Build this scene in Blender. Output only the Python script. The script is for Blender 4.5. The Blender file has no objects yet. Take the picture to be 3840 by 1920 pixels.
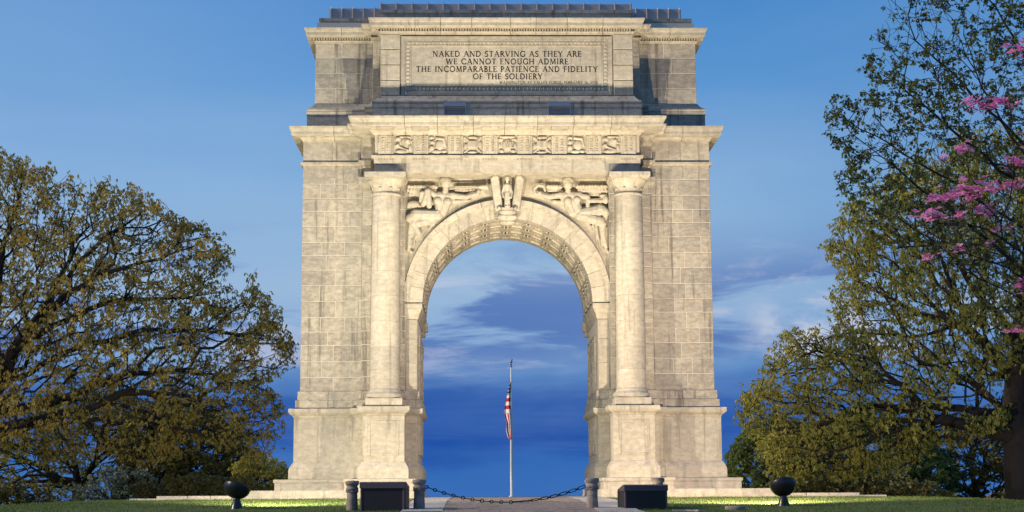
import bpy, bmesh, math, random
import numpy as np
from mathutils import Matrix, Vector

R = random.Random(7)
scene = bpy.context.scene
C = scene.collection

def lin(r, g, b):
    f = lambda c: (c / 255) / 12.92 if c <= 10 else ((c / 255 + .055) / 1.055) ** 2.4
    return (f(r), f(g), f(b), 1)

# ------------------------------------------------------------------ camera
YAW, PITCH, ROLL = math.radians(1.317), math.radians(8.40), math.radians(0.30)
cam_data = bpy.data.cameras.new('camera'); cam = bpy.data.objects.new('camera', cam_data); C.objects.link(cam)
cam_data.sensor_width = 36; cam_data.lens = 56.6; cam_data.clip_start = .1; cam_data.clip_end = 6000
fw = Vector((math.sin(YAW) * math.cos(PITCH), math.cos(YAW) * math.cos(PITCH), math.sin(PITCH)))
rt = Vector((math.cos(YAW), -math.sin(YAW), 0)); up = rt.cross(fw)
r2 = rt * math.cos(ROLL) - up * math.sin(ROLL); u2 = up * math.cos(ROLL) + rt * math.sin(ROLL)
m = Matrix((r2, u2, -fw)).transposed().to_4x4(); m.translation = (-1.2, -60, .15)
cam.matrix_world = m
scene.camera = cam

# ------------------------------------------------------------------ sky
SUN_EL, SUN_AZ = math.radians(27), math.radians(263)      # to the left of the view, raking along the face of the arch
world = bpy.data.worlds.new('World'); scene.world = world; world.use_nodes = True
nt = world.node_tree; nt.nodes.clear()
def N(tree, kind, **kw):
    n = tree.nodes.new(kind)
    for k, v in kw.items():
        if hasattr(n, k) and k not in ('inputs',): setattr(n, k, v)
    return n
def mathn(tree, op, a, b=None, c=None, clamp=False):
    n = tree.nodes.new('ShaderNodeMath'); n.operation = op; n.use_clamp = clamp
    for i, v in enumerate((a, b, c)):
        if v is None: continue
        if isinstance(v, (int, float)): n.inputs[i].default_value = v
        else: tree.links.new(v, n.inputs[i])
    return n.outputs[0]
def maprange(tree, v, a, b, c=0, d=1, smooth=True):
    n = tree.nodes.new('ShaderNodeMapRange'); n.interpolation_type = 'SMOOTHSTEP' if smooth else 'LINEAR'
    for i, x in enumerate((a, b, c, d)): n.inputs[i + 1].default_value = x
    tree.links.new(v, n.inputs[0]); return n.outputs[0]
def mixc(tree, fac, a, b, blend='MIX'):
    n = tree.nodes.new('ShaderNodeMix'); n.data_type = 'RGBA'; n.blend_type = blend; n.clamp_factor = True
    for i, v in ((0, fac), (6, a), (7, b)):
        if isinstance(v, (int, float)): n.inputs[i].default_value = v
        elif isinstance(v, tuple): n.inputs[i].default_value = v
        else: tree.links.new(v, n.inputs[i])
    return n.outputs[2]
def noise(tree, vec, scale, detail=3, rough=.5, sc=None, off=None, dist=0):
    if sc or off:
        mp = tree.nodes.new('ShaderNodeMapping')
        if sc: mp.inputs['Scale'].default_value = sc
        if off: mp.inputs['Location'].default_value = off
        tree.links.new(vec, mp.inputs['Vector']); vec = mp.outputs[0]
    n = tree.nodes.new('ShaderNodeTexNoise'); n.inputs['Scale'].default_value = scale
    n.inputs['Detail'].default_value = detail; n.inputs['Roughness'].default_value = rough
    n.inputs['Distortion'].default_value = dist
    tree.links.new(vec, n.inputs['Vector']); return n.outputs['Fac']
def ramp(tree, fac, stops, interp='LINEAR'):
    n = tree.nodes.new('ShaderNodeValToRGB'); e = n.color_ramp; e.interpolation = interp
    while len(e.elements) < len(stops): e.elements.new(.5)
    for el, (p, c) in zip(e.elements, stops): el.position = p; el.color = c
    tree.links.new(fac, n.inputs[0]); return n.outputs[0]

tc = nt.nodes.new('ShaderNodeTexCoord'); vec = tc.outputs['Generated']
sep = nt.nodes.new('ShaderNodeSeparateXYZ'); nt.links.new(vec, sep.inputs[0])
X, Z = sep.outputs[0], sep.outputs[2]
wob = noise(nt, vec, 1, 5, .6, (5, 5, 22))
zz = mathn(nt, 'ADD', Z, mathn(nt, 'MULTIPLY', mathn(nt, 'SUBTRACT', wob, .5), .055))
fac = maprange(nt, zz, 0, .8, 0, 1, False)
grad = ramp(nt, fac, [(0, lin(54, 110, 184)), (.026, lin(48, 106, 184)), (.046, lin(14, 76, 166)), (.070, lin(24, 86, 170)),
    (.089, lin(80, 128, 192)), (.112, lin(132, 168, 211)), (.155, lin(158, 188, 219)), (.24, lin(134, 177, 220)), (.31, lin(92, 152, 212)), (.39, lin(68, 134, 203)),
    (.55, lin(56, 116, 188)), (1, lin(38, 86, 152))])
# a paler, hazier blue towards the left of the view
grad = mixc(nt, maprange(nt, X, .08, -.34, 0, .5), grad, mixc(nt, maprange(nt, Z, .05, .12), grad, lin(140, 178, 223)))
grad = mixc(nt, mathn(nt, 'MULTIPLY', maprange(nt, X, .08, .34, 0, .7), maprange(nt, Z, .02, .10)), grad, lin(92, 146, 204))
c1 = noise(nt, vec, 1, 9, .62, (4.6, 4.6, 26), (3.1, .4, .2), .4)
m1 = mathn(nt, 'MULTIPLY', maprange(nt, c1, .46, .57), mathn(nt, 'MULTIPLY', maprange(nt, Z, .065, .095), maprange(nt, Z, .175, .11)))
sky = mixc(nt, mathn(nt, 'MULTIPLY', m1, .85), grad, lin(74, 112, 182))
c2 = noise(nt, vec, 1, 9, .65, (5, 5, 24), (.7, 1.9, 5.3), .5)
m2 = mathn(nt, 'MULTIPLY', maprange(nt, c2, .54, .66), mathn(nt, 'MULTIPLY', maprange(nt, Z, .06, .09), maprange(nt, Z, .16, .12)))
sky = mixc(nt, mathn(nt, 'MULTIPLY', m2, .55), sky, lin(206, 206, 226))
c3 = noise(nt, vec, 1, 6, .6, (9, 9, 16), (5.1, 2.2, 1.1))
m3 = mathn(nt, 'MULTIPLY', mathn(nt, 'MULTIPLY', maprange(nt, c3, .48, .62), maprange(nt, X, .15, .2)), mathn(nt, 'MULTIPLY', maprange(nt, Z, .075, .09), maprange(nt, Z, .125, .1)))
sky = mixc(nt, mathn(nt, 'MULTIPLY', m3, .8), sky, lin(228, 226, 236))
c4 = noise(nt, vec, 1, 9, .62, (2.6, 2.6, 44), (9.1, 3.3, .8), .6)
m4 = mathn(nt, 'MULTIPLY', maprange(nt, c4, .50, .62), mathn(nt, 'MULTIPLY', maprange(nt, Z, .0, .015), maprange(nt, Z, .085, .055)))
sky = mixc(nt, mathn(nt, 'MULTIPLY', m4, .2), sky, lin(84, 126, 190))
c5 = noise(nt, vec, 1, 8, .6, (3, 3, 9), (2.2, 6.1, 3.3), .3)
sky = mixc(nt, maprange(nt, c5, .45, .75, 0, .12), sky, lin(170, 192, 222))
nish = nt.nodes.new('ShaderNodeTexSky'); nish.sky_type = 'NISHITA'; nish.sun_disc = False
nish.sun_elevation = SUN_EL; nish.sun_rotation = SUN_AZ
nsk = mixc(nt, 1, nish.outputs[0], (.07, .07, .07, 1), 'MULTIPLY')
sky = mixc(nt, .03, sky, nsk)
bg = nt.nodes.new('ShaderNodeBackground'); bg.inputs[1].default_value = 1.0
out = nt.nodes.new('ShaderNodeOutputWorld')
nt.links.new(sky, bg.inputs[0]); nt.links.new(bg.outputs[0], out.inputs[0])

# ------------------------------------------------------------------ warm sun, added from the left to brighten trees and lawn
sd = bpy.data.lights.new('sun', 'SUN'); sd.energy = 3.4; sd.angle = math.radians(4); sd.color = (1, .82, .62)
sun = bpy.data.objects.new('sun', sd); C.objects.link(sun)
to_sun = Vector((math.sin(SUN_AZ) * math.cos(SUN_EL), math.cos(SUN_AZ) * math.cos(SUN_EL), math.sin(SUN_EL)))
sun.rotation_euler = to_sun.to_track_quat('Z', 'Y').to_euler(); sun.location = to_sun * 80 + Vector((0, 0, 20))

vs = scene.view_settings
vs.view_transform = 'Standard'; vs.look = 'None'; vs.gamma = 1; vs.use_curve_mapping = False; vs.exposure = 0
FLOOD = 6100

# ------------------------------------------------------------------ materials
MAT = {}
def new_mat(name):
    mt = bpy.data.materials.new(name); mt.use_nodes = True
    t = mt.node_tree; b = t.nodes['Principled BSDF']; MAT[name] = mt
    return mt, t, b
def pos(t): return t.nodes.new('ShaderNodeNewGeometry').outputs['Position']
def bump(t, b, h, strength, dist=.02):
    n = t.nodes.new('ShaderNodeBump'); n.inputs['Strength'].default_value = strength; n.inputs['Distance'].default_value = dist
    t.links.new(h, n.inputs['Height']); t.links.new(n.outputs[0], b.inputs['Normal'])
def stone(name, base, dark, var=.16, stain=.5, grain=.2, rough=.85):
    mt, t, b = new_mat(name); p0 = pos(t)
    ofs = t.nodes.new('ShaderNodeVectorMath'); ofs.operation = 'ADD'; rnd = mathn(t, 'MULTIPLY', t.nodes.new('ShaderNodeObjectInfo').outputs['Random'], 40.0)
    t.links.new(p0, ofs.inputs[0]); cb = t.nodes.new('ShaderNodeCombineXYZ'); t.links.new(rnd, cb.inputs[0]); t.links.new(rnd, cb.inputs[2]); t.links.new(cb.outputs[0], ofs.inputs[1]); p = ofs.outputs[0]
    big = noise(t, p, .55, 5, .6); mid = noise(t, p, 4.2, 7, .72, (1, 1, 1.7), (3, 1, 8)); fine = noise(t, p, 26, 4, .75)
    veins = noise(t, p, 5, 6, .7, (1, 1, .35), (7, 2, 5), 1.2)
    streak = noise(t, p0, 1, 6, .65, (3.6, 3.6, .22), (1, 5, 2))
    f = mathn(t, 'ADD', mathn(t, 'MULTIPLY', big, .3), mathn(t, 'MULTIPLY', mid, .7))
    col = mixc(t, maprange(t, f, .38, .66), dark, base)
    oi = t.nodes.new('ShaderNodeObjectInfo').outputs['Random']
    col = mixc(t, 1, col, ramp(t, oi, [(0, (1 - var, 1 - var, 1 - var * .8, 1)), (.5, (1, 1, 1, 1)), (1, (1 + var * .5, 1 + var * .45, 1 + var * .3, 1))]), 'MULTIPLY')
    g = mathn(t, 'ADD', mathn(t, 'MULTIPLY', fine, grain * 2), 1 - grain)
    col = mixc(t, 1, col, mixc(t, 0, (1, 1, 1, 1), (1, 1, 1, 1)), 'MULTIPLY')
    gg = t.nodes.new('ShaderNodeCombineXYZ')
    for i in range(3): t.links.new(g, gg.inputs[i])
    col = mixc(t, 1, col, gg.outputs[0], 'MULTIPLY')
    st = mathn(t, 'MULTIPLY', maprange(t, streak, .53, .66), stain)
    col = mixc(t, st, col, tuple(c * .42 for c in dark[:3]) + (1,))
    vn = mathn(t, 'MULTIPLY', maprange(t, veins, .58, .74), stain * .55)
    col = mixc(t, vn, col, tuple(c * .5 for c in dark[:3]) + (1,))
    t.links.new(col, b.inputs['Base Color']); b.inputs['Roughness'].default_value = rough
    bump(t, b, mathn(t, 'ADD', mathn(t, 'MULTIPLY', mid, .8), mathn(t, 'MULTIPLY', fine, .35)), .5, .025)
    return mt
def plain(name, col, rough=.6, metal=0, var=.15, scale=6, bmp=0):
    mt, t, b = new_mat(name); p = pos(t); n = noise(t, p, scale, 5, .65)
    c2_ = tuple(min(1, c * (1 + var)) for c in col[:3]) + (1,); c1_ = tuple(c * (1 - var) for c in col[:3]) + (1,)
    t.links.new(mixc(t, n, c1_, c2_), b.inputs['Base Color'])
    b.inputs['Roughness'].default_value = rough; b.inputs['Metallic'].default_value = metal
    if bmp: bump(t, b, noise(t, p, scale * 5, 4, .7), bmp, .02)
    return mt
STONE = stone('limestone', (.50, .455, .375, 1), (.30, .272, .228, 1), .14, .75, .26)
SMOOTH = stone('dressed_limestone', (.52, .475, .39, 1), (.36, .328, .265, 1), .10, .5, .2)
MORTAR = plain('mortar', (.60, .56, .48), .95, 0, .1)
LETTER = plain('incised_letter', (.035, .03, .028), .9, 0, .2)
FAINT = plain('worn_letter', (.27, .245, .20), .95, 0, .2)
LEAD = plain('lead_roof', (.42, .37, .37), .55, .2, .15, 3)
LOUVRE = plain('louvre_metal', (.34, .37, .44), .45, .4, .08, 4)
GRANITE = stone('granite', (.36, .31, .275, 1), (.21, .175, .155, 1), .1, .35, .35)
DARKGR = plain('dark_granite', (.011, .008, .010), .5, 0, .5, 40, .2)
CAPGR = plain('dark_granite_cap', (.085, .062, .075), .5, 0, .35, 50, .2)
BLACK = plain('black_enamel', (.012, .012, .016), .32, .1, .25, 8)
IRON = plain('black_iron', (.014, .014, .016), .5, .5, .3, 20)
PAVE = stone('pale_paving', (.50, .46, .42, 1), (.38, .35, .32, 1), .06, .25, .25)
WHITE = plain('white_paint', (.82, .81, .80), .4, 0, .05, 3)
GOLD = plain('gilded_metal', (.75, .48, .2), .3, .9, .1)
ROOFT = plain('roof_shingle', (.16, .12, .10), .9, 0, .35, 9, .3)
HOUSEW = plain('house_stucco', (.33, .29, .25), .9, 0, .15, 3)

def lens_mat():
    mt, t, b = new_mat('lamp_lens'); b.inputs['Base Color'].default_value = (.9, .9, .85, 1)
    b.inputs['Emission Color'].default_value = (1, .86, .6, 1); b.inputs['Emission Strength'].default_value = 12
    return mt
LENS = lens_mat()

def bark_mat(name, c):
    mt, t, b = new_mat(name); p = pos(t)
    n = noise(t, p, 7, 6, .7, (1, 1, .3))
    t.links.new(mixc(t, n, tuple(x * .5 for x in c) + (1,), tuple(x * 1.4 for x in c) + (1,)), b.inputs['Base Color'])
    b.inputs['Roughness'].default_value = .95; bump(t, b, n, .8, .05); return mt
BARK = bark_mat('oak_bark', (.026, .021, .019)); BARK2 = bark_mat('maple_bark', (.026, .020, .022))
def leaf_mat(name, a, b_, c_, sc=.55, trans=.42):
    mt, t, b = new_mat(name); p = pos(t)
    n = noise(t, p, sc, 5, .65); n2 = noise(t, p, 9, 2, .7, off=(4, 4, 4)); n3 = noise(t, p, 14, 2, .6, off=(9, 2, 7))
    col = mixc(t, maprange(t, n, .36, .62), a, b_)
    col = mixc(t, maprange(t, n2, .52, .66), col, c_); col = mixc(t, maprange(t, n3, .52, .64, 0, .75), col, tuple(x * .5 for x in a[:3]) + (1,))
    b.inputs['Roughness'].default_value = .6; t.links.new(col, b.inputs['Base Color'])
    tr = t.nodes.new('ShaderNodeBsdfTranslucent'); t.links.new(col, tr.inputs[0])
    mx = t.nodes.new('ShaderNodeMixShader'); mx.inputs[0].default_value = trans
    o = t.nodes['Material Output']
    t.links.new(b.outputs[0], mx.inputs[1]); t.links.new(tr.outputs[0], mx.inputs[2]); t.links.new(mx.outputs[0], o.inputs[0])
    return mt
L_OAK = leaf_mat('oak_leaf', (.24, .225, .055, 1), (.50, .38, .09, 1), (.70, .47, .12, 1))
L_OAK2 = leaf_mat('oak_leaf_green', (.22, .245, .05, 1), (.46, .43, .08, 1), (.60, .50, .12, 1))
L_GREEN = leaf_mat('fresh_green_leaf', (.10, .16, .035, 1), (.18, .24, .05, 1), (.24, .26, .07, 1))
L_DARK = leaf_mat('dark_leaf', (.10, .115, .035, 1), (.18, .17, .05, 1), (.24, .20, .06, 1))
L_MAPLE = leaf_mat('maple_leaf', (.08, .12, .03, 1), (.14, .18, .04, 1), (.22, .15, .05, 1), 1.2)
L_DOG = leaf_mat('dogwood_leaf', (.07, .10, .03, 1), (.12, .15, .04, 1), (.16, .17, .05, 1), 2)
L_PALE = leaf_mat('pale_blossom_leaf', (.10, .15, .10, 1), (.22, .28, .22, 1), (.36, .40, .36, 1), 1)
PINK = leaf_mat('pink_bract', (.80, .17, .48, 1), (.93, .36, .66, 1), (.96, .55, .78, 1), 6, .5)
GRASSM = leaf_mat('grass_blade', (.075, .14, .025, 1), (.135, .20, .038, 1), (.21, .22, .055, 1), .9, .4)

def ground_mat():
    mt, t, b = new_mat('lawn_soil'); p = pos(t)
    n = noise(t, p, 1.3, 5, .6); n2 = noise(t, p, 25, 3, .7)
    c = mixc(t, n, (.05, .085, .016, 1), (.085, .125, .024, 1)); c = mixc(t, maprange(t, n2, .5, .8), c, (.09, .085, .03, 1))
    t.links.new(c, b.inputs['Base Color']); b.inputs['Roughness'].default_value = .95; bump(t, b, n2, .6, .04); return mt
LAWN = ground_mat()
def gravel_mat():
    mt, t, b = new_mat('pebble_paving'); p = pos(t)
    v = t.nodes.new('ShaderNodeTexVoronoi'); v.inputs['Scale'].default_value = 22; t.links.new(p, v.inputs['Vector'])
    n = noise(t, p, 1.2, 4, .6); sp = t.nodes.new('ShaderNodeSeparateColor'); t.links.new(v.outputs['Color'], sp.inputs[0])
    c = ramp(t, sp.outputs[0], [(0, (.13, .10, .085, 1)), (.35, (.24, .18, .15, 1)), (.7, (.36, .28, .23, 1)), (1, (.5, .43, .37, 1))])
    c = mixc(t, maprange(t, n, .5, .75), c, (.14, .12, .10, 1))
    t.links.new(c, b.inputs['Base Color']); b.inputs['Roughness'].default_value = .9
    bump(t, b, v.outputs['Distance'], .8, .03); return mt
GRAVEL = gravel_mat()
def flag_mat():
    mt, t, b = new_mat('flag_cloth'); uv = t.nodes.new('ShaderNodeUVMap'); s = t.nodes.new('ShaderNodeSeparateXYZ'); t.links.new(uv.outputs[0], s.inputs[0])
    u, v = s.outputs[0], s.outputs[1]
    st = mathn(t, 'GREATER_THAN', mathn(t, 'FRACT', mathn(t, 'MULTIPLY', v, 6.5)), .5)      # 13 stripes, red outermost
    col = mixc(t, st, (.55, .02, .03, 1), (.88, .86, .86, 1))
    can = mathn(t, 'MULTIPLY', mathn(t, 'LESS_THAN', u, .4), mathn(t, 'GREATER_THAN', v, 6 / 13))
    a = mathn(t, 'SUBTRACT', mathn(t, 'FRACT', mathn(t, 'MULTIPLY', u, 13.75)), .5); bb = mathn(t, 'SUBTRACT', mathn(t, 'FRACT', mathn(t, 'MULTIPLY', mathn(t, 'SUBTRACT', v, 6 / 13), 9.3)), .5)
    d = mathn(t, 'ADD', mathn(t, 'MULTIPLY', a, a), mathn(t, 'MULTIPLY', bb, bb))
    star = mixc(t, mathn(t, 'LESS_THAN', d, .07), (.010, .013, .05, 1), (.75, .75, .78, 1))
    col = mixc(t, can, col, star)
    t.links.new(col, b.inputs['Base Color']); b.inputs['Roughness'].default_value = .8
    return mt
FLAG = flag_mat()

# ------------------------------------------------------------------ mesh helpers
def place(o, parent):
    C.objects.link(o)
    if parent is not None:
        o.parent = parent
        o.matrix_parent_inverse = Matrix.Translation(-Vector(parent['_b'])) if '_b' in parent else Matrix.Identity(4)
class MB:
    """collects shapes, then links them as one mesh object"""
    def __init__(s): s.v = []; s.f = []
    def add(s, v, f):
        k = len(s.v); s.v += [tuple(map(float, q)) for q in v]; s.f += [tuple(i + k for i in q) for q in f]; return s
    def box(s, x0, x1, y0, y1, z0, z1, c=0):
        if c <= 0:
            v = [(x, y, z) for x in (x0, x1) for y in (y0, y1) for z in (z0, z1)]
            return s.add(v, [(0, 1, 3, 2), (4, 6, 7, 5), (0, 4, 5, 1), (2, 3, 7, 6), (0, 2, 6, 4), (1, 5, 7, 3)])
        v = []; idx = {}
        for i, x in enumerate((x0, x1)):
            for j, y in enumerate((y0, y1)):
                for k, z in enumerate((z0, z1)):
                    dx, dy, dz = (c if i == 0 else -c), (c if j == 0 else -c), (c if k == 0 else -c)
                    for a, q in (('x', (x, y + dy, z + dz)), ('y', (x + dx, y, z + dz)), ('z', (x + dx, y + dy, z))):
                        idx[(i, j, k, a)] = len(v); v.append(q)
        f = []
        for a, (p, q) in (('x', (1, 2)), ('y', (0, 2)), ('z', (0, 1))):
            w = 'xyz'.index(a)
            for sd_ in (0, 1):
                loop = []
                for m_, n_ in ((0, 0), (1, 0), (1, 1), (0, 1)):
                    t_ = [0, 0, 0]; t_[w] = sd_; t_[p] = m_; t_[q] = n_; loop.append(idx[(*t_, a)])
                flip = (sd_ == 0) != (a == 'y')
                f.append(tuple(loop[::-1]) if flip else tuple(loop))
        for w, (p, q), (a, b_) in ((0, (1, 2), 'yz'), (1, (0, 2), 'xz'), (2, (0, 1), 'xy')):
            for m_ in (0, 1):
                for n_ in (0, 1):
                    def key(e, ax):
                        t_ = [0, 0, 0]; t_[w] = e; t_[p] = m_; t_[q] = n_; return idx[(*t_, ax)]
                    l = (key(0, a), key(1, a), key(1, b_), key(0, b_)); f.append(l)
        for i in (0, 1):
            for j in (0, 1):
                for k in (0, 1): f.append((idx[(i, j, k, 'x')], idx[(i, j, k, 'y')], idx[(i, j, k, 'z')]))
        return s.add(v, f)
    def prism_z(s, poly, z0, z1):
        n = len(poly); v = [(x, y, z0) for x, y in poly] + [(x, y, z1) for x, y in poly]
        return s.add(v, [tuple(range(n))[::-1], tuple(range(n, 2 * n))] + [(i, (i + 1) % n, n + (i + 1) % n, n + i) for i in range(n)])
    def prism_y(s, poly, y0, y1):
        n = len(poly); v = [(x, y0, z) for x, z in poly] + [(x, y1, z) for x, z in poly]
        return s.add(v, [tuple(range(n)), tuple(range(n, 2 * n))[::-1]] + [(i, n + i, n + (i + 1) % n, (i + 1) % n) for i in range(n)])
    def lathe(s, prof, cx=0, cy=0, n=32, cz=0):
        v = []; f = []
        for r, z in prof:
            for i in range(n):
                a = 2 * math.pi * i / n; v.append((cx + r * math.cos(a), cy + r * math.sin(a), cz + z))
        for j in range(len(prof) - 1):
            for i in range(n): f.append((j * n + i, j * n + (i + 1) % n, (j + 1) * n + (i + 1) % n, (j + 1) * n + i))
        f.append(tuple(range(n))[::-1]); k = (len(prof) - 1) * n; f.append(tuple(range(k, k + n)))
        return s.add(v, f)
    def capsule(s, p0, r0, p1, r1, n=10):
        p0, p1 = Vector(p0), Vector(p1); d = p1 - p0; L = d.length
        q = (d if L > 1e-6 else Vector((0, 0, 1))).to_track_quat('Z', 'Y'); rings = []
        for a in (-80, -50, -20): rings.append((r0 * math.cos(math.radians(a)), r0 * math.sin(math.radians(a))))
        for a in (20, 50, 80): rings.append((r1 * math.cos(math.radians(a)), L + r1 * math.sin(math.radians(a))))
        v = []; f = []
        for r, z in rings:
            for i in range(n):
                a = 2 * math.pi * i / n; v.append(p0 + q @ Vector((r * math.cos(a), r * math.sin(a), z)))
        for j in range(len(rings) - 1):
            for i in range(n): f.append((j * n + i, j * n + (i + 1) % n, (j + 1) * n + (i + 1) % n, (j + 1) * n + i))
        f.append(tuple(range(n))[::-1]); k = (len(rings) - 1) * n; f.append(tuple(range(k, k + n)))
        return s.add(v, f)
    def ell(s, c, r, n=12):
        v = []; f = []; M = 7
        for j in range(M):
            a = math.radians(-85 + 170 * j / (M - 1))
            for i in range(n):
                b = 2 * math.pi * i / n; v.append((c[0] + r[0] * math.cos(a) * math.cos(b), c[1] + r[1] * math.cos(a) * math.sin(b), c[2] + r[2] * math.sin(a)))
        for j in range(M - 1):
            for i in range(n): f.append((j * n + i, j * n + (i + 1) % n, (j + 1) * n + (i + 1) % n, (j + 1) * n + i))
        f.append(tuple(range(n))[::-1]); k = (M - 1) * n; f.append(tuple(range(k, k + n)))
        return s.add(v, f)
    def tube(s, pts, r, n=8, closed=False):
        pts = [Vector(p) for p in pts]; m_ = len(pts); v = []; f = []
        for i, p in enumerate(pts):
            a = pts[(i - 1) % m_] if (closed or i > 0) else p; b = pts[(i + 1) % m_] if (closed or i < m_ - 1) else p
            q = (b - a).to_track_quat('Z', 'Y'); rr = r[i] if isinstance(r, (list, tuple)) else r
            for k in range(n):
                t = 2 * math.pi * k / n; v.append(p + q @ Vector((rr * math.cos(t), rr * math.sin(t), 0)))
        for i in range(m_ if closed else m_ - 1):
            j = (i + 1) % m_
            for k in range(n): f.append((i * n + k, i * n + (k + 1) % n, j * n + (k + 1) % n, j * n + k))
        if not closed: f.append(tuple(range(n))[::-1]); f.append(tuple(range((m_ - 1) * n, m_ * n)))
        return s.add(v, f)
    def mesh(s, name, mat, smooth=False, fix=True):
        me = bpy.data.meshes.new(name); me.from_pydata(s.v, [], s.f)
        if fix:
            bm = bmesh.new(); bm.from_mesh(me); bmesh.ops.recalc_face_normals(bm, faces=bm.faces); bm.to_mesh(me); bm.free()
        if smooth: me.polygons.foreach_set('use_smooth', [True] * len(me.polygons))
        me.materials.append(mat); return me
    def build(s, name, mat, parent=None, smooth=False, fix=True):
        o = bpy.data.objects.new(name, s.mesh(name, mat, smooth, fix)); place(o, parent); return o
def sharp_caps(o):                            # flat ends on an otherwise smooth turned piece
    me = o.data; me.polygons.foreach_set('use_smooth', [abs(p.normal.z) < .9 for p in me.polygons])
    if hasattr(me, 'set_sharp_from_angle'): me.set_sharp_from_angle(angle=math.radians(50))
def bake(o):
    dg = bpy.context.evaluated_depsgraph_get(); me = bpy.data.meshes.new_from_object(o.evaluated_get(dg)); o.modifiers.clear(); o.data = me
    me.polygons.foreach_set('use_smooth', [True] * len(me.polygons))
def blob(mb, name, mat, parent, voxel=.035, smooth=4):
    o = mb.build(name, mat, parent)
    r = o.modifiers.new('r', 'REMESH'); r.mode = 'VOXEL'; r.voxel_size = voxel; r.use_smooth_shade = True
    s = o.modifiers.new('s', 'SMOOTH'); s.factor = .5; s.iterations = smooth
    bake(o); return o
def tag(o, label, cat, group=None):
    o['label'] = label; o['category'] = cat
    if group: o['group'] = group
    return o
def thing(name, label, cat, base, group=None):
    o = bpy.data.objects.new(name, None); C.objects.link(o); o.location = base; o['_b'] = list(base); o.empty_display_size = .3
    return tag(o, label, cat, group)
def structure(o): o['kind'] = 'structure'; return o

# ------------------------------------------------------------------ ground
def hz(x, y):
    ys = [-400, -200, -60, -44, -26, -20, -15, -13.5, -8, -2, 14, 30, 55, 120, 300, 4000]
    zs = [-6, -4, -1.45, -1.05, -.58, -.44, -.31, -.23, -.07, 0, 0, -.02, -.15, -6, -18, -24]
    z = np.interp(y, ys, zs)
    s = np.maximum(np.abs(x) - 11, 0); k = np.minimum(s, 16)
    z = z - .0036 * k ** 2 - .055 * np.maximum(s - 16, 0) * (s < 220) - (s >= 220) * 11.2
    return np.maximum(z, -26)
def axis(a): return np.array(sorted(set(a)))
gx = axis([-3000, -1500, -700, -400, -232, -150, -100, -70, -50] + list(np.arange(-40, 40.1, .8).round(2)) + [50, 70, 100, 150, 232, 400, 700, 1500, 3000])
gy = axis([-400, -200, -120, -90, -70] + list(np.arange(-60, 60.1, 1).round(2)) + [70, 80, 100, 120, 150, 200, 300, 500, 900, 1600, 3000])
GX, GY = np.meshgrid(gx, gy); GZ = hz(GX, GY)
nx, ny = len(gx), len(gy)
idx = np.arange(nx * ny).reshape(ny, nx)
faces = np.stack([idx[:-1, :-1], idx[:-1, 1:], idx[1:, 1:], idx[1:, :-1]], -1).reshape(-1, 4)
me = bpy.data.meshes.new('ground'); me.from_pydata(np.stack([GX, GY, GZ], -1).reshape(-1, 3).tolist(), [], faces.tolist())
me.polygons.foreach_set('use_smooth', [True] * len(me.polygons)); me.materials.append(LAWN)
ground = structure(bpy.data.objects.new('ground', me)); C.objects.link(ground)

def strip(name, x0, x1, ys, mat, lift):
    v = []; f = []
    for y in ys:
        for x in np.linspace(x0, x1, 5): v.append((x, y, float(hz(x, y)) + lift))
    for j in range(len(ys) - 1):
        for i in range(4): a = j * 5 + i; f.append((a, a + 1, a + 6, a + 5))
    return structure(MB().add(v, f).build(name, mat, None, True, False))
strip('path', -2.1, 2.1, list(np.arange(-60, 8.1, 1)), GRAVEL, .03)
# pale paving bands either side of the pebble path, laid as slabs
for sx in (-1, 1):
    band = strip('pavement', *sorted((sx * 2.06, sx * 3.25)), list(np.arange(-16 if sx < 0 else -18, 8.1, 1)), MORTAR, .012)
    y = -16.0 if sx < 0 else -18.0
    while y < 7.5:
        L_ = R.uniform(1.7, 2.3); x0, x1 = sorted((sx * 2.1, sx * 3.22)); v = []
        for yy in (y + .012, y + L_ - .012):
            for xx in (x0, x1): v.append((xx, yy, float(hz(xx, yy)) + .036 + R.uniform(0, .004)))
        v += [(a, b, c - .05) for a, b, c in v]
        MB().add(v, [(0, 1, 3, 2), (4, 6, 7, 5), (0, 4, 5, 1), (2, 3, 7, 6), (0, 2, 6, 4), (1, 5, 7, 3)]).build('slab', PAVE, band)
        y += L_

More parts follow.
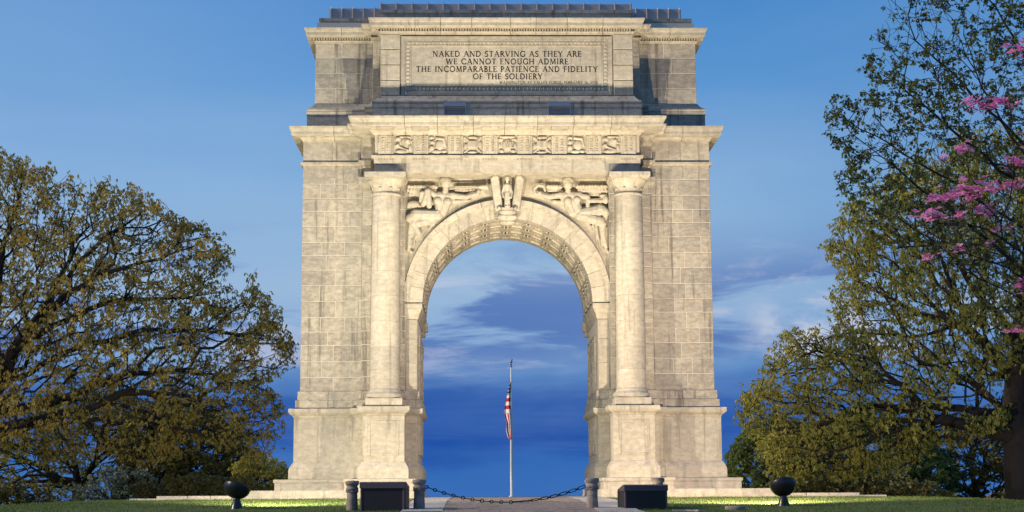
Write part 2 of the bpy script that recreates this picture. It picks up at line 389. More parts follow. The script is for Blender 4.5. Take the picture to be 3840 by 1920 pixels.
# ------------------------------------------------------------------ the arch
ARCH = thing('memorial_arch', 'floodlit pale stone triumphal arch with inscribed attic and two columns', 'arch', (0, 2.6, 0))
D = 5.2
def mirror_back(front):                       # front half plan, left to right; adds the rear half so that both faces are alike
    return front + [(x, D - y) for x, y in reversed(front)]
def inset(plan, d):
    n = len(plan); o_ = []
    for i in range(n):
        a, b, c = Vector(plan[i - 1]), Vector(plan[i]), Vector(plan[(i + 1) % n]); t1 = (b - a).normalized(); t2 = (c - b).normalized()
        p = b - Vector((t1.y, -t1.x)) * d
        if abs(t1.x * t2.y - t1.y * t2.x) > .5: p = p - Vector((t2.y, -t2.x)) * d
        o_.append((p.x, p.y))
    return o_
def sweep(plan, prof, name, mat, parent, closed=True, joint=None, gap=.012, seed=1, only=None):
    """stones of a moulding running round a plan: one solid piece between joints, mitred at corners"""
    rr = random.Random(seed); n = len(plan); outl = []
    E_ = n if closed else n - 1
    def turn(i):
        if not closed and (i == 0 or i == n - 1): return 0
        a, b, c = plan[i - 1], plan[i], plan[(i + 1) % n]
        cr = (b[0] - a[0]) * (c[1] - b[1]) - (b[1] - a[1]) * (c[0] - b[0])
        return 1 if cr > 1e-9 else (-1 if cr < -1e-9 else 0)
    for i in range(E_):
        a, b = Vector(plan[i]), Vector(plan[(i + 1) % n]); t = b - a; L = t.length; t = t / L; nn = Vector((t.y, -t.x))
        if only and not only(a, b): continue
        cuts = [0]
        if joint and L > joint * 1.3:
            k = max(2, round(L / joint))
            cuts += [L * (q + rr.uniform(-.12, .12)) / k for q in range(1, k)]
        cuts.append(L); k0, k1 = turn(i), turn((i + 1) % n)
        for q in range(len(cuts) - 1):
            s0, s1 = cuts[q], cuts[q + 1]; v = []
            g0 = gap / 2 if q else 0; g1 = gap / 2 if q < len(cuts) - 2 else 0
            for (s_, kk, g) in ((s0, -k0 if q == 0 else 0, g0), (s1, k1 if q == len(cuts) - 2 else 0, -g1)):
                for o_, z in prof:
                    p = a + t * (s_ + g + kk * o_) + nn * o_; v.append((p.x, p.y, z))
            m_ = len(prof)
            f = [tuple(range(m_)), tuple(range(m_, 2 * m_))[::-1]] + [(w, m_ + w, m_ + (w + 1) % m_, (w + 1) % m_) for w in range(m_)]
            outl.append(MB().add(v, f).build(name, mat, parent))
    return outl
def block(x0, x1, y0, y1, z0, z1, parent, mat=STONE, name='stone', c=.013, j=.013):
    d = R.uniform(0, .006)
    return MB().box(x0 + j, x1 - j, y0 - d, y1, z0 + j, z1 - j, c).build(name, mat, parent)
def course_stones(x0, x1, y, zs, parent, depth=.4, lens=(.6, 1.35), name='stone', seed=3):
    rr = random.Random(seed); last = []
    for a, b in zip(zs[:-1], zs[1:]):
        for _ in range(40):
            cuts = [x0]
            while x1 - cuts[-1] > lens[1] * 1.05: cuts.append(cuts[-1] + rr.uniform(*lens))
            if len(cuts) > 1 and x1 - cuts[-1] < .35: cuts[-1] = x1 - rr.uniform(.45, .8)
            if all(abs(c - l) > .16 for c in cuts[1:] for l in last): break
        last = cuts[1:]; cuts.append(x1)
        for p, q in zip(cuts[:-1], cuts[1:]):
            if q - p > .1: block(p, q, y, y + depth, a, b, parent, name=name)

# wing, middle step and column pedestal in plan, per pier
for sx in (-1, 1):
    def fx(pl): return pl if sx < 0 else [(-x, y) for x, y in reversed(pl)]
    def closed_plan(front):                   # front runs left to right; rear mirrored
        return mirror_back(fx(front)) if sx < 0 else mirror_back(fx(front))
    nm = 'pier_base'
    # lower step
    pl = closed_plan([(-9.75, -2.55), (-3.24, -2.55)])
    core = MB().prism_z(inset(pl, .04), -.3, .27).build('step', MORTAR, ARCH)
    sweep(pl, [(-.5, -.25), (0, -.25), (0, .10), (-.02, .115), (-.02, .285), (-.035, .30), (-.5, .30)], 'step_stone', SMOOTH, core, True, 1.5, .016, 5)
    MB().prism_z(inset(pl, .49), .1, .298).build('step_top', PAVE, core)
    # upper step
    pl = closed_plan([(-8.52, -.72), (-5.88, -.72), (-5.88, -2.12), (-3.36, -2.12)])
    core = MB().prism_z(inset(pl, .02), .2, .66).build('step', STONE, ARCH)
    sweep(pl, [(-.3, .25), (.0, .25), (0, .56), (.03, .575), (.045, .60), (.045, .68), (.03, .70), (-.3, .70)], 'step_stone', SMOOTH, core, True, 2.3, .014, 9)
    # pedestal
    ped = [(-7.9, -.15), (-5.6, -.15), (-5.6, -.5), (-5.26, -.5), (-5.26, -1.64), (-3.78, -1.64), (-3.78, -.03), (-3.36, -.03)]
    pl = closed_plan(ped)
    core = MB().prism_z(inset(pl, .012), .65, 3.28).build('pedestal', MORTAR, ARCH)
    sweep(pl, [(-.3, .705), (.17, .705), (.17, 1.0), (.155, 1.10), (.10, 1.20), (.03, 1.31), (.015, 1.33), (-.3, 1.33)], 'plinth_stone', SMOOTH, core, True, 1.8, .016, 3)
    sweep(pl, [(-.3, 2.96), (.02, 2.96), (.04, 3.0), (.06, 3.03), (.14, 3.08), (.19, 3.14), (.20, 3.17), (.20, 3.29), (-.3, 3.30)], 'cap_stone', SMOOTH, core, True, 1.9, .014, 6)
    sweep(pl, [(-.25, 1.335), (.010, 1.335), (.010, 2.955), (-.25, 2.955)], 'die_stone', SMOOTH, core, True, 1.25, .014, 12)
    # raised frame on the column pedestal
    cx = sx * 4.52; yf = -1.662
    fr = MB()
    for a, b, c_, d_ in ((-.56, -.47, 1.52, 2.78), (.47, .56, 1.52, 2.78), (-.47, .47, 1.52, 1.61), (-.47, .47, 2.69, 2.78)):
        fr.box(cx + a, cx + b, yf - .022, yf + .02, c_, d_, .012)
    fr.build('panel_frame', SMOOTH, core)
    # courses between pedestal and wall
    w0 = [(-7.73, 0), (-5.45, 0), (-5.45, -.35), (-3.82, -.35), (-3.82, -.03), (-3.36, -.03)]
    plw = closed_plan(w0)
    wall = MB().prism_z(inset(plw, .016), 3.27, 7.3).build('wall', MORTAR, ARCH)
    MB().prism_z(closed_plan([(-7.715, .02), (-5.43, .02), (-5.43, -.33), (-3.83, -.33), (-3.83, .06), (-3.36, .06)]), 7.29, 12.02).build('wall_core', MORTAR, wall)
    outer = lambda a, b: True
    sweep(plw, [(-.3, 3.305), (.14, 3.305), (.14, 3.60), (.11, 3.615), (.07, 3.625), (.07, 3.93), (.03, 3.95), (-.3, 3.95)], 'base_course_stone', STONE, wall, True, 1.5, .016, 8)
    zs = [3.955]
    rr = random.Random(11 + sx)
    while zs[-1] < 12.0: zs.append(zs[-1] + rr.choice((.50, .55, .58, .60)))
    zs[-1] = 12.58
    if zs[-1] - zs[-2] > .85: zs.insert(-1, (zs[-1] + zs[-2]) / 2)
    xw = sorted((sx * 7.73, sx * 5.45))
    course_stones(xw[0], xw[1], 0, zs, wall, .45, (.62, 1.3), seed=21 + sx)
    xm = sorted((sx * 5.45, sx * 3.82))
    course_stones(xm[0], xm[1], -.35, [z for z in zs if z < 11.7] + [11.99], wall, .35, (1.0, 1.5), 'stone', seed=33 + sx)
    # flank facing, seen only from the side
    fl = MB()
    for i_, (a, b) in enumerate(zip(zs[:-1], zs[1:])):
        cuts = [.46, 1.6 + .5 * (i_ % 2), 3.1 + .3 * (i_ % 2), D - .01]
        for p, q in zip(cuts[:-1], cuts[1:]): fl.box(*sorted((sx * 7.4, sx * 7.73)), p + .008, q - .008, a + .008, b - .008, .01)
    fl.build('flank_facing', STONE, wall)
    # jamb pilaster stones facing the front and the passage
    jz = [.72, 1.35, 2.75, 4.0, 5.0, 5.9, 6.62]
    for a, b in zip(jz[:-1], jz[1:]):
        xj = sorted((sx * 3.81, sx * 3.37)); block(xj[0], xj[1], -.06, .5, a, b, wall, SMOOTH)
    for k in range(3):                         # sunk panels with carved trophies down the passage wall
        y0 = .75 + k * 1.3; xa, xb = sorted((sx * 3.37, sx * 3.29)); pj = MB()
        pj.box(xa, xb, y0, y0 + .09, 1.6, 6.1, .01).box(xa, xb, y0 + 1.0, y0 + 1.09, 1.6, 6.1, .01).box(xa, xb, y0 + .085, y0 + 1.005, 6.0, 6.1, .01).box(xa, xb, y0 + .085, y0 + 1.005, 1.6, 1.7, .01)
        pj.build('passage_panel', STONE, wall)
        tr = MB(); yc_ = y0 + .55; z = 1.9
        while z < 5.85:
            tr.ell((sx * 3.36, yc_ + R.uniform(-.12, .12), z), (R.uniform(.06, .13), R.uniform(.16, .34), R.uniform(.16, .28)), 8); z += R.uniform(.2, .3)
        tr.build('carved_trophy', STONE, wall, True)['kind'] = 'stuff'
    # impost band
    ip = [(-3.84, -.06), (-3.36, -.06)]
    pth = fx(ip + [(-3.36, D + .06), (-3.84, D + .06)]) if sx < 0 else [(-x, y) for x, y in reversed(ip + [(-3.36, D + .06), (-3.84, D + .06)])]
    sweep(pth, [(-.3, 6.63), (.02, 6.63), (.03, 6.68), (.05, 6.80), (.11, 6.90), (.13, 6.98), (.17, 7.0), (.17, 7.19), (.14, 7.21), (-.3, 7.21)], 'impost_stone', SMOOTH, wall, False, 2.0, .014, 4)
    # console blocks at the far end of the passage
    MB().box(*sorted((sx * 3.4, sx * 3.13)), D - .5, D - .1, 6.62, 6.98, .012).box(*sorted((sx * 3.4, sx * 3.22)), D - .48, D - .12, 6.40, 6.615, .012).build('console', STONE, wall)

    # ---- column
    cx, cy = sx * 4.52, -.92
    col = MB().lathe([(.52, 3.9), (.51, 6), (.485, 9), (.46, 11.1)], cx, cy, 40).build('column', MORTAR, ARCH, True)
    MB().box(cx - .67, cx + .67, cy - .67, cy + .5, 3.30, 3.60, .02).build('column_plinth', SMOOTH, col)
    MB().lathe([(.60, 3.60), (.655, 3.62), (.68, 3.67), (.68, 3.73), (.65, 3.79), (.595, 3.81), (.575, 3.86), (.56, 3.90), (.545, 3.95), (.3, 3.95)], cx, cy, 44).build('column_base', SMOOTH, col, True)
    dz = [3.95, 4.65, 5.47, 6.42, 7.36, 8.28, 9.15, 10.13, 11.10]
    rad = lambda z: .545 - .045 * ((z - 3.95) / 7.15) ** 1.6
    for a, b in zip(dz[:-1], dz[1:]):
        zz_ = np.linspace(a + .003, b - .003, 5); pr = [(.3, zz_[0])] + [(rad(z), z) for z in zz_] + [(.3, zz_[-1])]
        d_ = MB().lathe(pr, cx, cy, 44).build('drum', SMOOTH, col, True); sharp_caps(d_)
    MB().lathe([(.3, 11.10), (.54, 11.10), (.565, 11.13), (.565, 11.17), (.53, 11.20), (.49, 11.21), (.49, 11.28), (.50, 11.42), (.55, 11.46), (.56, 11.50), (.60, 11.54), (.68, 11.62), (.715, 11.70), (.70, 11.74), (.3, 11.74)], cx, cy, 44).build('capital', SMOOTH, col, True)
    MB().box(cx - .76, cx + .76, cy - .76, cy + .6, 11.745, 11.93, .015).box(cx - .71, cx + .71, cy - .71, cy + .6, 11.70, 11.75).build('abacus', SMOOTH, col)
    ro = MB()
    for k in range(8):
        a = math.pi / 8 + k * math.pi / 4
        q = (cx + .505 * math.cos(a), cy + .505 * math.sin(a), 11.36); ro.ell(q, (.055, .055, .055), 8)
    ro.build('necking_rosette', SMOOTH, col, True)
    # response capital on the pilaster behind
    xm0, xm1 = sorted((sx * 5.45, sx * 3.90))
    sweep([(xm0, .3), (xm0, -.35), (xm1, -.35), (xm1, .3)], [(-.3, 11.45), (.03, 11.45), (.03, 11.5), (.02, 11.52), (.04, 11.62), (.12, 11.72), (.13, 11.76), (.13, 11.95), (-.3, 11.95)], 'pilaster_capital', SMOOTH, col, False, None)

# ---- spandrel wall with the arch ring cut out
ZC, RI, RO = 7.25, 3.18, 3.87
def arc(r, a0, a1, n): return [(r * math.cos(math.radians(a0 + (a1 - a0) * i / n)), ZC + r * math.sin(math.radians(a0 + (a1 - a0) * i / n))) for i in range(n + 1)]
sp = MB().prism_y([(-3.84, 7.22), (-RI - .06, 7.22)] + arc(RI + .06, 180, 0, 48) + [(RI + .06, 7.22), (3.84, 7.22), (3.84, 12.03), (-3.84, 12.03)], 0, D).build('spandrel', SMOOTH, ARCH)
sp2 = MB()
for i, (a, b) in enumerate(((-3.82, -2.4), (-2.4, -1.25), (-1.25, 0), (0, 1.3), (1.3, 2.5), (2.5, 3.82))):
    block(a, b, -.012, .2, 11.76, 12.0, sp, SMOOTH)
# voussoirs and hood mould
nv = 19
ring = MB().prism_y(arc(RI + .03, 180, 0, 48) + arc(RO - .02, 0, 180, 48), -.13, .3).build('archivolt', MORTAR, ARCH)
for k in range(nv):
    if k == nv // 2: continue
    a0 = 180 - 180 * k / nv; a1 = 180 - 180 * (k + 1) / nv; g = .16
    d = R.uniform(0, .006)
    MB().prism_y(arc(RI, a0 - g, a1 + g, 5) + arc(RO - .17, a1 + g, a0 - g, 5), -.16 - d, .35).build('voussoir', SMOOTH, ring)
for k in range(12):
    a0 = 180 - 15 * k; a1 = a0 - 15; g = .08
    MB().prism_y(arc(RO - .165, a0 - g, a1 + g, 4) + arc(RO + .02, a1 + g, a0 - g, 4), -.27, .1).prism_y(arc(RO - .20, a0 - g, a1 + g, 4) + arc(RO - .165, a1 + g, a0 - g, 4), -.21, .1).build('hood_mould_stone', SMOOTH, ring)
# barrel soffit with hexagonal coffers
soff = MB().prism_y(arc(RI + .10, 180, 0, 60) + arc(RI + .16, 0, 180, 60), .3, D - .02).build('soffit', STONE, ARCH)
for (y0, y1) in ((.36, .58), (D - .58, D - .02)):
    MB().prism_y(arc(RI, 180, 0, 60) + arc(RI + .12, 0, 180, 60), y0, y1).build('soffit_band', SMOOTH, soff)
def bend(u, v, w): a = u / RI; return ((RI - w) * math.sin(a), v, ZC + (RI - w) * math.cos(a))   # u along the arc from the crown, v depth, w inwards
NU = 12; cu, cv = RI * math.pi / NU, (D - 1.16) / 3
def coffer_mesh():
    mb = MB(); a, b, h = cu * .44, cu * .24, cv * .43
    hexo = [(a, 0), (b, h), (-b, h), (-a, 0), (-b, -h), (b, -h)]; p12 = []
    for i in range(6):
        p, q = hexo[i], hexo[(i + 1) % 6]
        for t in (0, .5): p12.append((p[0] + (q[0] - p[0]) * t, p[1] + (q[1] - p[1]) * t))
    def rect(p):
        k = max(abs(p[0]) / (cu * .497), abs(p[1]) / (cv * .497)); return (p[0] / k, p[1] / k)
    loops = [[(*rect(p), 0.0) for p in p12], [(p[0], p[1], 0.0) for p in p12], [(p[0] * .97, p[1] * .97, -.05) for p in p12], [(p[0] * .78, p[1] * .80, -.05) for p in p12], [(p[0] * .74, p[1] * .76, -.095) for p in p12]]
    v = [bend(*q) for l in loops for q in l]; f = []
    for j in range(4):
        for i in range(12): f.append((j * 12 + i, j * 12 + (i + 1) % 12, (j + 1) * 12 + (i + 1) % 12, (j + 1) * 12 + i))
    f.append(tuple(range(48, 60))); mb.add(v, f)
    mb.ell(bend(0, 0, -.05), (.10, .16, .06), 8)
    for s_ in (-1, 1): mb.ell(bend(0, s_ * .24, -.06), (.06, .08, .05), 8).ell(bend(s_ * .11, 0, -.06), (.05, .1, .04), 8)
    for s_ in (-1, 1): mb.ell(bend(cu * .42, s_ * cv * .40, 0), (.038, .038, .038), 6).ell(bend(-cu * .42, s_ * cv * .40, 0), (.038, .038, .038), 6)
    return mb.mesh('coffer', SMOOTH, False)
cm = coffer_mesh()
for j in range(3):
    for i in range(NU):
        u = (i - NU / 2 + .5) * cu
        o = bpy.data.objects.new('coffer', cm); C.objects.link(o); o.parent = soff
        o.matrix_basis = Matrix.Translation((0, .58 + (j + .5) * cv, ZC)) @ Matrix.Rotation(u / RI, 4, 'Y') @ Matrix.Translation((0, 0, -ZC))

# ---- keystone with a standing figure
key = MB().add([(-.46, -.26, 10.47), (.46, -.26, 10.47), (.62, -.30, 12.0), (-.62, -.30, 12.0), (-.46, .3, 10.47), (.46, .3, 10.47), (.64, .3, 12.0), (-.64, .3, 12.0)],
    [(0, 1, 2, 3), (4, 7, 6, 5), (0, 3, 7, 4), (1, 5, 6, 2), (0, 4, 5, 1), (3, 2, 6, 7)]).build('keystone', SMOOTH, ARCH)
kb = MB()
for s_ in (-1, 1):
    for k, (xa, xb, rr_) in enumerate(((.40, .57, .055), (.30, .46, .05), (.20, .36, .055))):
        kb.capsule((s_ * xa, -.50, 10.68), rr_, (s_ * xb, -.68, 11.82), rr_ * 1.2)
    kb.ell((s_ * .44, -.70, 11.90), (.14, .10, .09))
    kb.ell((s_ * .30, -.6, 10.74), (.085, .09, .085))
blob(kb, 'keystone_scroll', SMOOTH, key, .02, 2)
st = MB()
st.box(-.22, .22, -.78, -.4, 10.66, 10.74, .01).ell((0, -.56, 10.60), (.33, .2, .14)).ell((0, -.46, 10.42), (.40, .24, .16)).ell((0, -.34, 10.24), (.30, .2, .12))
st.build('console', SMOOTH, key, False)
fg = MB()
fg.capsule((0, -.66, 10.78), .13, (0, -.68, 11.25), .11).capsule((0, -.68, 11.25), .11, (0, -.70, 11.55), .13)
fg.capsule((-.11, -.69, 11.58), .055, (-.19, -.70, 11.32), .045).capsule((-.19, -.70, 11.32), .045, (-.15, -.78, 11.12), .04)
fg.capsule((.11, -.69, 11.58), .055, (.18, -.70, 11.30), .045).capsule((.18, -.70, 11.30), .045, (.14, -.78, 11.10), .04)
fg.capsule((0, -.71, 11.58), .05, (0, -.72, 11.72), .05).ell((0, -.73, 11.83), (.085, .095, .11)).ell((0, -.70, 11.88), (.10, .09, .08))
for dx in (-.08, -.03, .03, .08): fg.capsule((dx, -.80, 10.78), .03, (dx * .8, -.80, 11.3), .02)
fg.capsule((-.06, -.8, 10.765), .04, (-.07, -.86, 10.765), .04).capsule((.06, -.8, 10.765), .04, (.07, -.86, 10.765), .04)
blob(fg, 'keystone_figure', SMOOTH, key, .018, 3)
MB().ell((0, -.72, 12.02), (.24, .2, .06)).build('keystone_canopy', SMOOTH, key, True)
MB().box(-.64, .64, -.66, .1, 11.995, 12.03, .01).build('keystone_cap', SMOOTH, key)

# ---- winged figures of the spandrels; u right, v down, in the frame of the carved panel (1 unit = 2.5 mm)
def relief(x0, parts, name, parent, depth=1.4):
    mb = MB()
    P = lambda u, v, y=0: (x0 + .00249 * u, -y * depth, 12.29 - .00253 * v)
    for q in parts:
        if q[0] == 'c': _, u0, v0, r0, u1, v1, r1, y0, y1 = q; mb.capsule(P(u0, v0, y0), r0 * .0025, P(u1, v1, y1), r1 * .0025)
        else: _, u, v, y, ru, ry, rv = q; mb.ell(P(u, v, y), (ru * .0025, ry, rv * .0025))
    return blob(mb, name, SMOOTH, parent, .015, 2)
lf = [('e', 690, 215, .28, 84, .19, 92), ('e', 680, 180, .27, 96, .17, 64), ('e', 770, 235, .26, 30, .08, 45), ('c', 690, 285, 46, 680, 370, 55, .2, .16), ('c', 560, 400, 62, 800, 405, 60, .16, .16),
    ('c', 600, 420, 95, 600, 620, 78, .12, .1), ('c', 710, 430, 95, 640, 640, 78, .12, .1), ('e', 570, 485, .26, 62, .11, 60), ('e', 718, 495, .26, 60, .11, 58),
    ('c', 800, 400, 58, 1000, 425, 42, .17, .2), ('c', 1000, 425, 42, 1180, 375, 30, .2, .24), ('e', 1190, 345, .26, 34, .06, 34),
    ('c', 745, 315, 12, 1180, 285, 16, .34, .28), ('c', 1180, 283, 18, 1300, 278, 46, .28, .24),
    ('e', 320, 310, .10, 230, .12, 72), ('c', 130, 260, 24, 540, 265, 34, .16, .14), ('c', 140, 320, 26, 520, 330, 38, .13, .13), ('c', 130, 375, 22, 420, 385, 28, .1, .1),
    ('c', 830, 270, 24, 1260, 255, 20, .13, .13), ('c', 840, 320, 26, 1150, 310, 20, .1, .1),
    ('c', 420, 350, 56, 350, 540, 42, .3, .26), ('c', 420, 350, 56, 440, 560, 46, .3, .28), ('c', 330, 380, 48, 320, 480, 38, .27, .24), ('c', 540, 400, 50, 430, 340, 44, .17, .26),
    ('e', 200, 530, .17, 96, .13, 58), ('c', 130, 560, 30, 300, 560, 26, .12, .12),
    ('c', 560, 690, 92, 250, 690, 105, .12, .17), ('c', 250, 690, 100, 150, 740, 70, .17, .2), ('c', 150, 740, 62, 290, 960, 40, .2, .12), ('c', 290, 960, 38, 240, 1030, 30, .12, .1),
    ('c', 480, 760, 80, 300, 800, 76, .1, .14), ('c', 180, 800, 56, 150, 1010, 44, .1, .08), ('c', 150, 1010, 42, 130, 1200, 36, .08, .07), ('c', 130, 1200, 28, 170, 1240, 26, .07, .1),
    ('c', 600, 600, 30, 440, 900, 22, .16, .1), ('c', 640, 640, 30, 500, 840, 20, .14, .1), ('c', 820, 480, 40, 1050, 460, 24, .06, .05), ('c', 220, 850, 26, 210, 1120, 22, .07, .06)]
for q in range(9):
    u = 130 + q * 46; lf.append(('c', u, 250 + q % 2 * 6, 12, u - 40, 395 - q * 5, 9, .20, .14))
for q in range(8):
    u = 850 + q * 50; lf.append(('c', u, 245, 11, u + 26, 318, 8, .17, .12))
for q in range(7): lf.append(('c', 560 - q * 52, 640 + q * 6, 12, 500 - q * 52, 800 + q * 10, 8, .25, .18))
for q in range(4): lf.append(('c', 160 + q * 34, 830, 9, 120 + q * 26, 1180, 7, .15, .12))
relief(-4.03, lf, 'winged_figure', sp)['label'] = 'winged relief figure blowing a long trumpet'
rf = [('e', 850, 240, .28, 72, .18, 88), ('e', 852, 190, .26, 88, .17, 80), ('c', 850, 310, 42, 860, 380, 52, .2, .16), ('c', 740, 395, 58, 1020, 395, 60, .16, .16),
    ('c', 820, 420, 95, 920, 640, 80, .12, .1), ('c', 930, 420, 92, 1010, 640, 80, .12, .1), ('e', 850, 490, .26, 62, .11, 58), ('e', 985, 475, .26, 60, .11, 56),
    ('c', 740, 395, 54, 560, 420, 42, .17, .2), ('c', 560, 420, 42, 450, 395, 30, .2, .24), ('e', 425, 370, .25, 30, .06, 32),
    ('c', 340, 300, 26, 350, 370, 26, .2, .2), ('c', 340, 300, 26, 400, 245, 26, .2, .2), ('c', 400, 245, 26, 480, 255, 26, .2, .2), ('c', 480, 255, 26, 505, 320, 24, .2, .2), ('c', 350, 370, 26, 430, 395, 24, .2, .2),
    ('e', 640, 280, .1, 120, .11, 58), ('c', 540, 265, 28, 740, 270, 30, .14, .14), ('c', 560, 320, 26, 760, 335, 26, .12, .12),
    ('e', 1240, 300, .10, 240, .12, 78), ('c', 1000, 265, 34, 1440, 262, 26, .14, .16), ('c', 1030, 325, 36, 1440, 330, 28, .12, .13), ('c', 1150, 390, 28, 1420, 385, 24, .1, .1),
    ('c', 1020, 400, 52, 1145, 430, 44, .17, .22), ('c', 1145, 430, 44, 1150, 560, 34, .22, .2), ('c', 1160, 480, 40, 1370, 490, 30, .22, .24), ('e', 1420, 470, .24, 50, .1, 66), ('e', 1390, 410, .2, 70, .1, 34),
    ('c', 1080, 660, 92, 1340, 620, 96, .12, .17), ('c', 1340, 610, 92, 1420, 650, 66, .17, .2), ('c', 1425, 660, 56, 1400, 760, 44, .2, .12),
    ('c', 1040, 700, 88, 1330, 790, 82, .11, .2), ('c', 1330, 790, 72, 1370, 830, 64, .2, .2), ('c', 1360, 840, 58, 1380, 1020, 46, .18, .14), ('c', 1380, 1020, 44, 1420, 1180, 34, .14, .1), ('c', 1410, 1200, 30, 1450, 1250, 28, .1, .14),
    ('c', 1000, 640, 34, 1180, 860, 26, .1, .1), ('c', 1280, 860, 30, 1300, 1050, 24, .08, .08), ('c', 640, 480, 40, 780, 500, 34, .06, .08), ('c', 1230, 850, 26, 1270, 960, 22, .07, .07), ('c', 1430, 880, 22, 1435, 1120, 20, .08, .06)]
for q in range(10):
    u = 1000 + q * 46; rf.append(('c', u, 250 + q % 2 * 6, 12, u + 36, 400 - (9 - q) * 5, 9, .20, .14))
for q in range(5):
    u = 560 + q * 42; rf.append(('c', u, 245, 11, u - 22, 325, 8, .17, .12))
for q in range(7): rf.append(('c', 1060 + q * 44, 640 + q * 10, 11, 1080 + q * 44, 780 + q * 12, 8, .24, .2))
for q in range(4): rf.append(('c', 1250 + q * 34, 880, 9, 1300 + q * 34, 1180, 7, .13, .12))
relief(.18, rf, 'winged_figure', sp)['label'] = 'winged relief figure holding out a wreath'

# ---- main entablature
ENT = MB().box(-4.90, 4.90, -1.20, .5, 12.0, 13.9).build('entablature', MORTAR, ARCH)
MB().box(-4.90, 4.90, D - .5, D + 1.20, 12.0, 13.9).build('rear_entablature', STONE, ENT)
MB().box(-7.70, 7.70, .05, D - .05, 11.97, 13.9).build('entablature_core', MORTAR, ENT)
ctr = [(-4.95, .2), (-4.95, -1.25), (4.95, -1.25), (4.95, .2)]
sweep(ctr, [(-.6, 11.97), (0, 11.97), (0, 12.28), (.012, 12.29), (.012, 12.50), (.10, 12.51), (.11, 12.60), (-.6, 12.605)], 'architrave_stone', SMOOTH, ENT, False, 4.9, .014, 2)
MB().box(-4.3, 4.3, -1.0, -.02, 11.955, 11.972).build('architrave_soffit', SMOOTH, ENT)
sweep(ctr, [(-.4, 12.615), (-.02, 12.615), (-.02, 13.40), (-.4, 13.40)], 'frieze_stone', SMOOTH, ENT, False, 2.5, .01, 3)
cprof = [(-.5, 13.39), (.03, 13.39), (.05, 13.43), (.10, 13.47), (.16, 13.50), (.18, 13.54), (.60, 13.56), (.78, 13.57), (.80, 13.60), (.80, 13.71), (.83, 13.73), (.86, 13.79), (.90, 13.84), (.91, 13.92), (-.5, 13.97)]
sweep(ctr, cprof, 'cornice_stone', SMOOTH, ENT, False, 1.29, .016, 4)
wgp = mirror_back([(-7.72, 0), (-5.50, 0), (-5.50, -.36), (5.50, -.36), (5.50, 0), (7.72, 0)])
front_only = lambda a, b: True
sweep(wgp, [(-.4, 12.60), (.10, 12.60), (.10, 12.53), (.03, 12.50), (-.05, 12.45), (-.4, 12.45)][::-1], 'taenia_stone', SMOOTH, ENT, True, None)
sweep(wgp, [(-.4, 12.605), (0, 12.605), (0, 13.40), (-.4, 13.40)], 'frieze_stone', STONE, ENT, True, 1.15, .016, 12)
sweep(wgp, [(-.4, 13.40), (.02, 13.40), (.04, 13.46), (.09, 13.50), (.12, 13.55), (.40, 13.57), (.42, 13.60), (.42, 13.72), (.45, 13.75), (.49, 13.84), (.50, 13.915), (-.4, 13.94)], 'cornice_stone', SMOOTH, ENT, True, 1.5, .016, 6)
# triglyph tablets, guttae, mutules and carved metopes
yf = -1.23
for k in range(8):
    x = (k - 3.5) * 1.29
    tb = MB().box(x - .29, x + .29, yf - .055, yf + .1, 12.64, 13.38, .01)
    for dx in (-.235, .235): tb.box(x + dx - .03, x + dx + .03, yf - .075, yf - .04, 12.66, 13.36, .008)
    t_ = tb.build('triglyph', SMOOTH, ARCH)
    car = MB()
    for dx in (-.10, .10):
        z = 12.74
        while z < 13.26:
            h = R.uniform(.035, .06); w = R.uniform(.04, .06)
            car.box(x + dx - w, x + dx + w, yf - .085, yf - .05, z, z + h, .008)
            if R.random() < .6: car.ell((x + dx, yf - .07, z + h + .03), (.03, .03, .025), 6)
            z += h + R.uniform(.04, .06)
    car.build('carved_band', SMOOTH, t_)['kind'] = 'stuff'
    gt = MB()
    for q in range(6): gt.box(x - .25 + q * .1 - .022, x - .25 + q * .1 + .022, -1.30, -1.24, 12.44, 12.505)
    gt.build('guttae', FAINT, t_)['kind'] = 'stuff'
    MB().box(x - .31, x + .31, -1.25 - .74, -1.45, 13.49, 13.57, .01).build('mutule', SMOOTH, ENT)
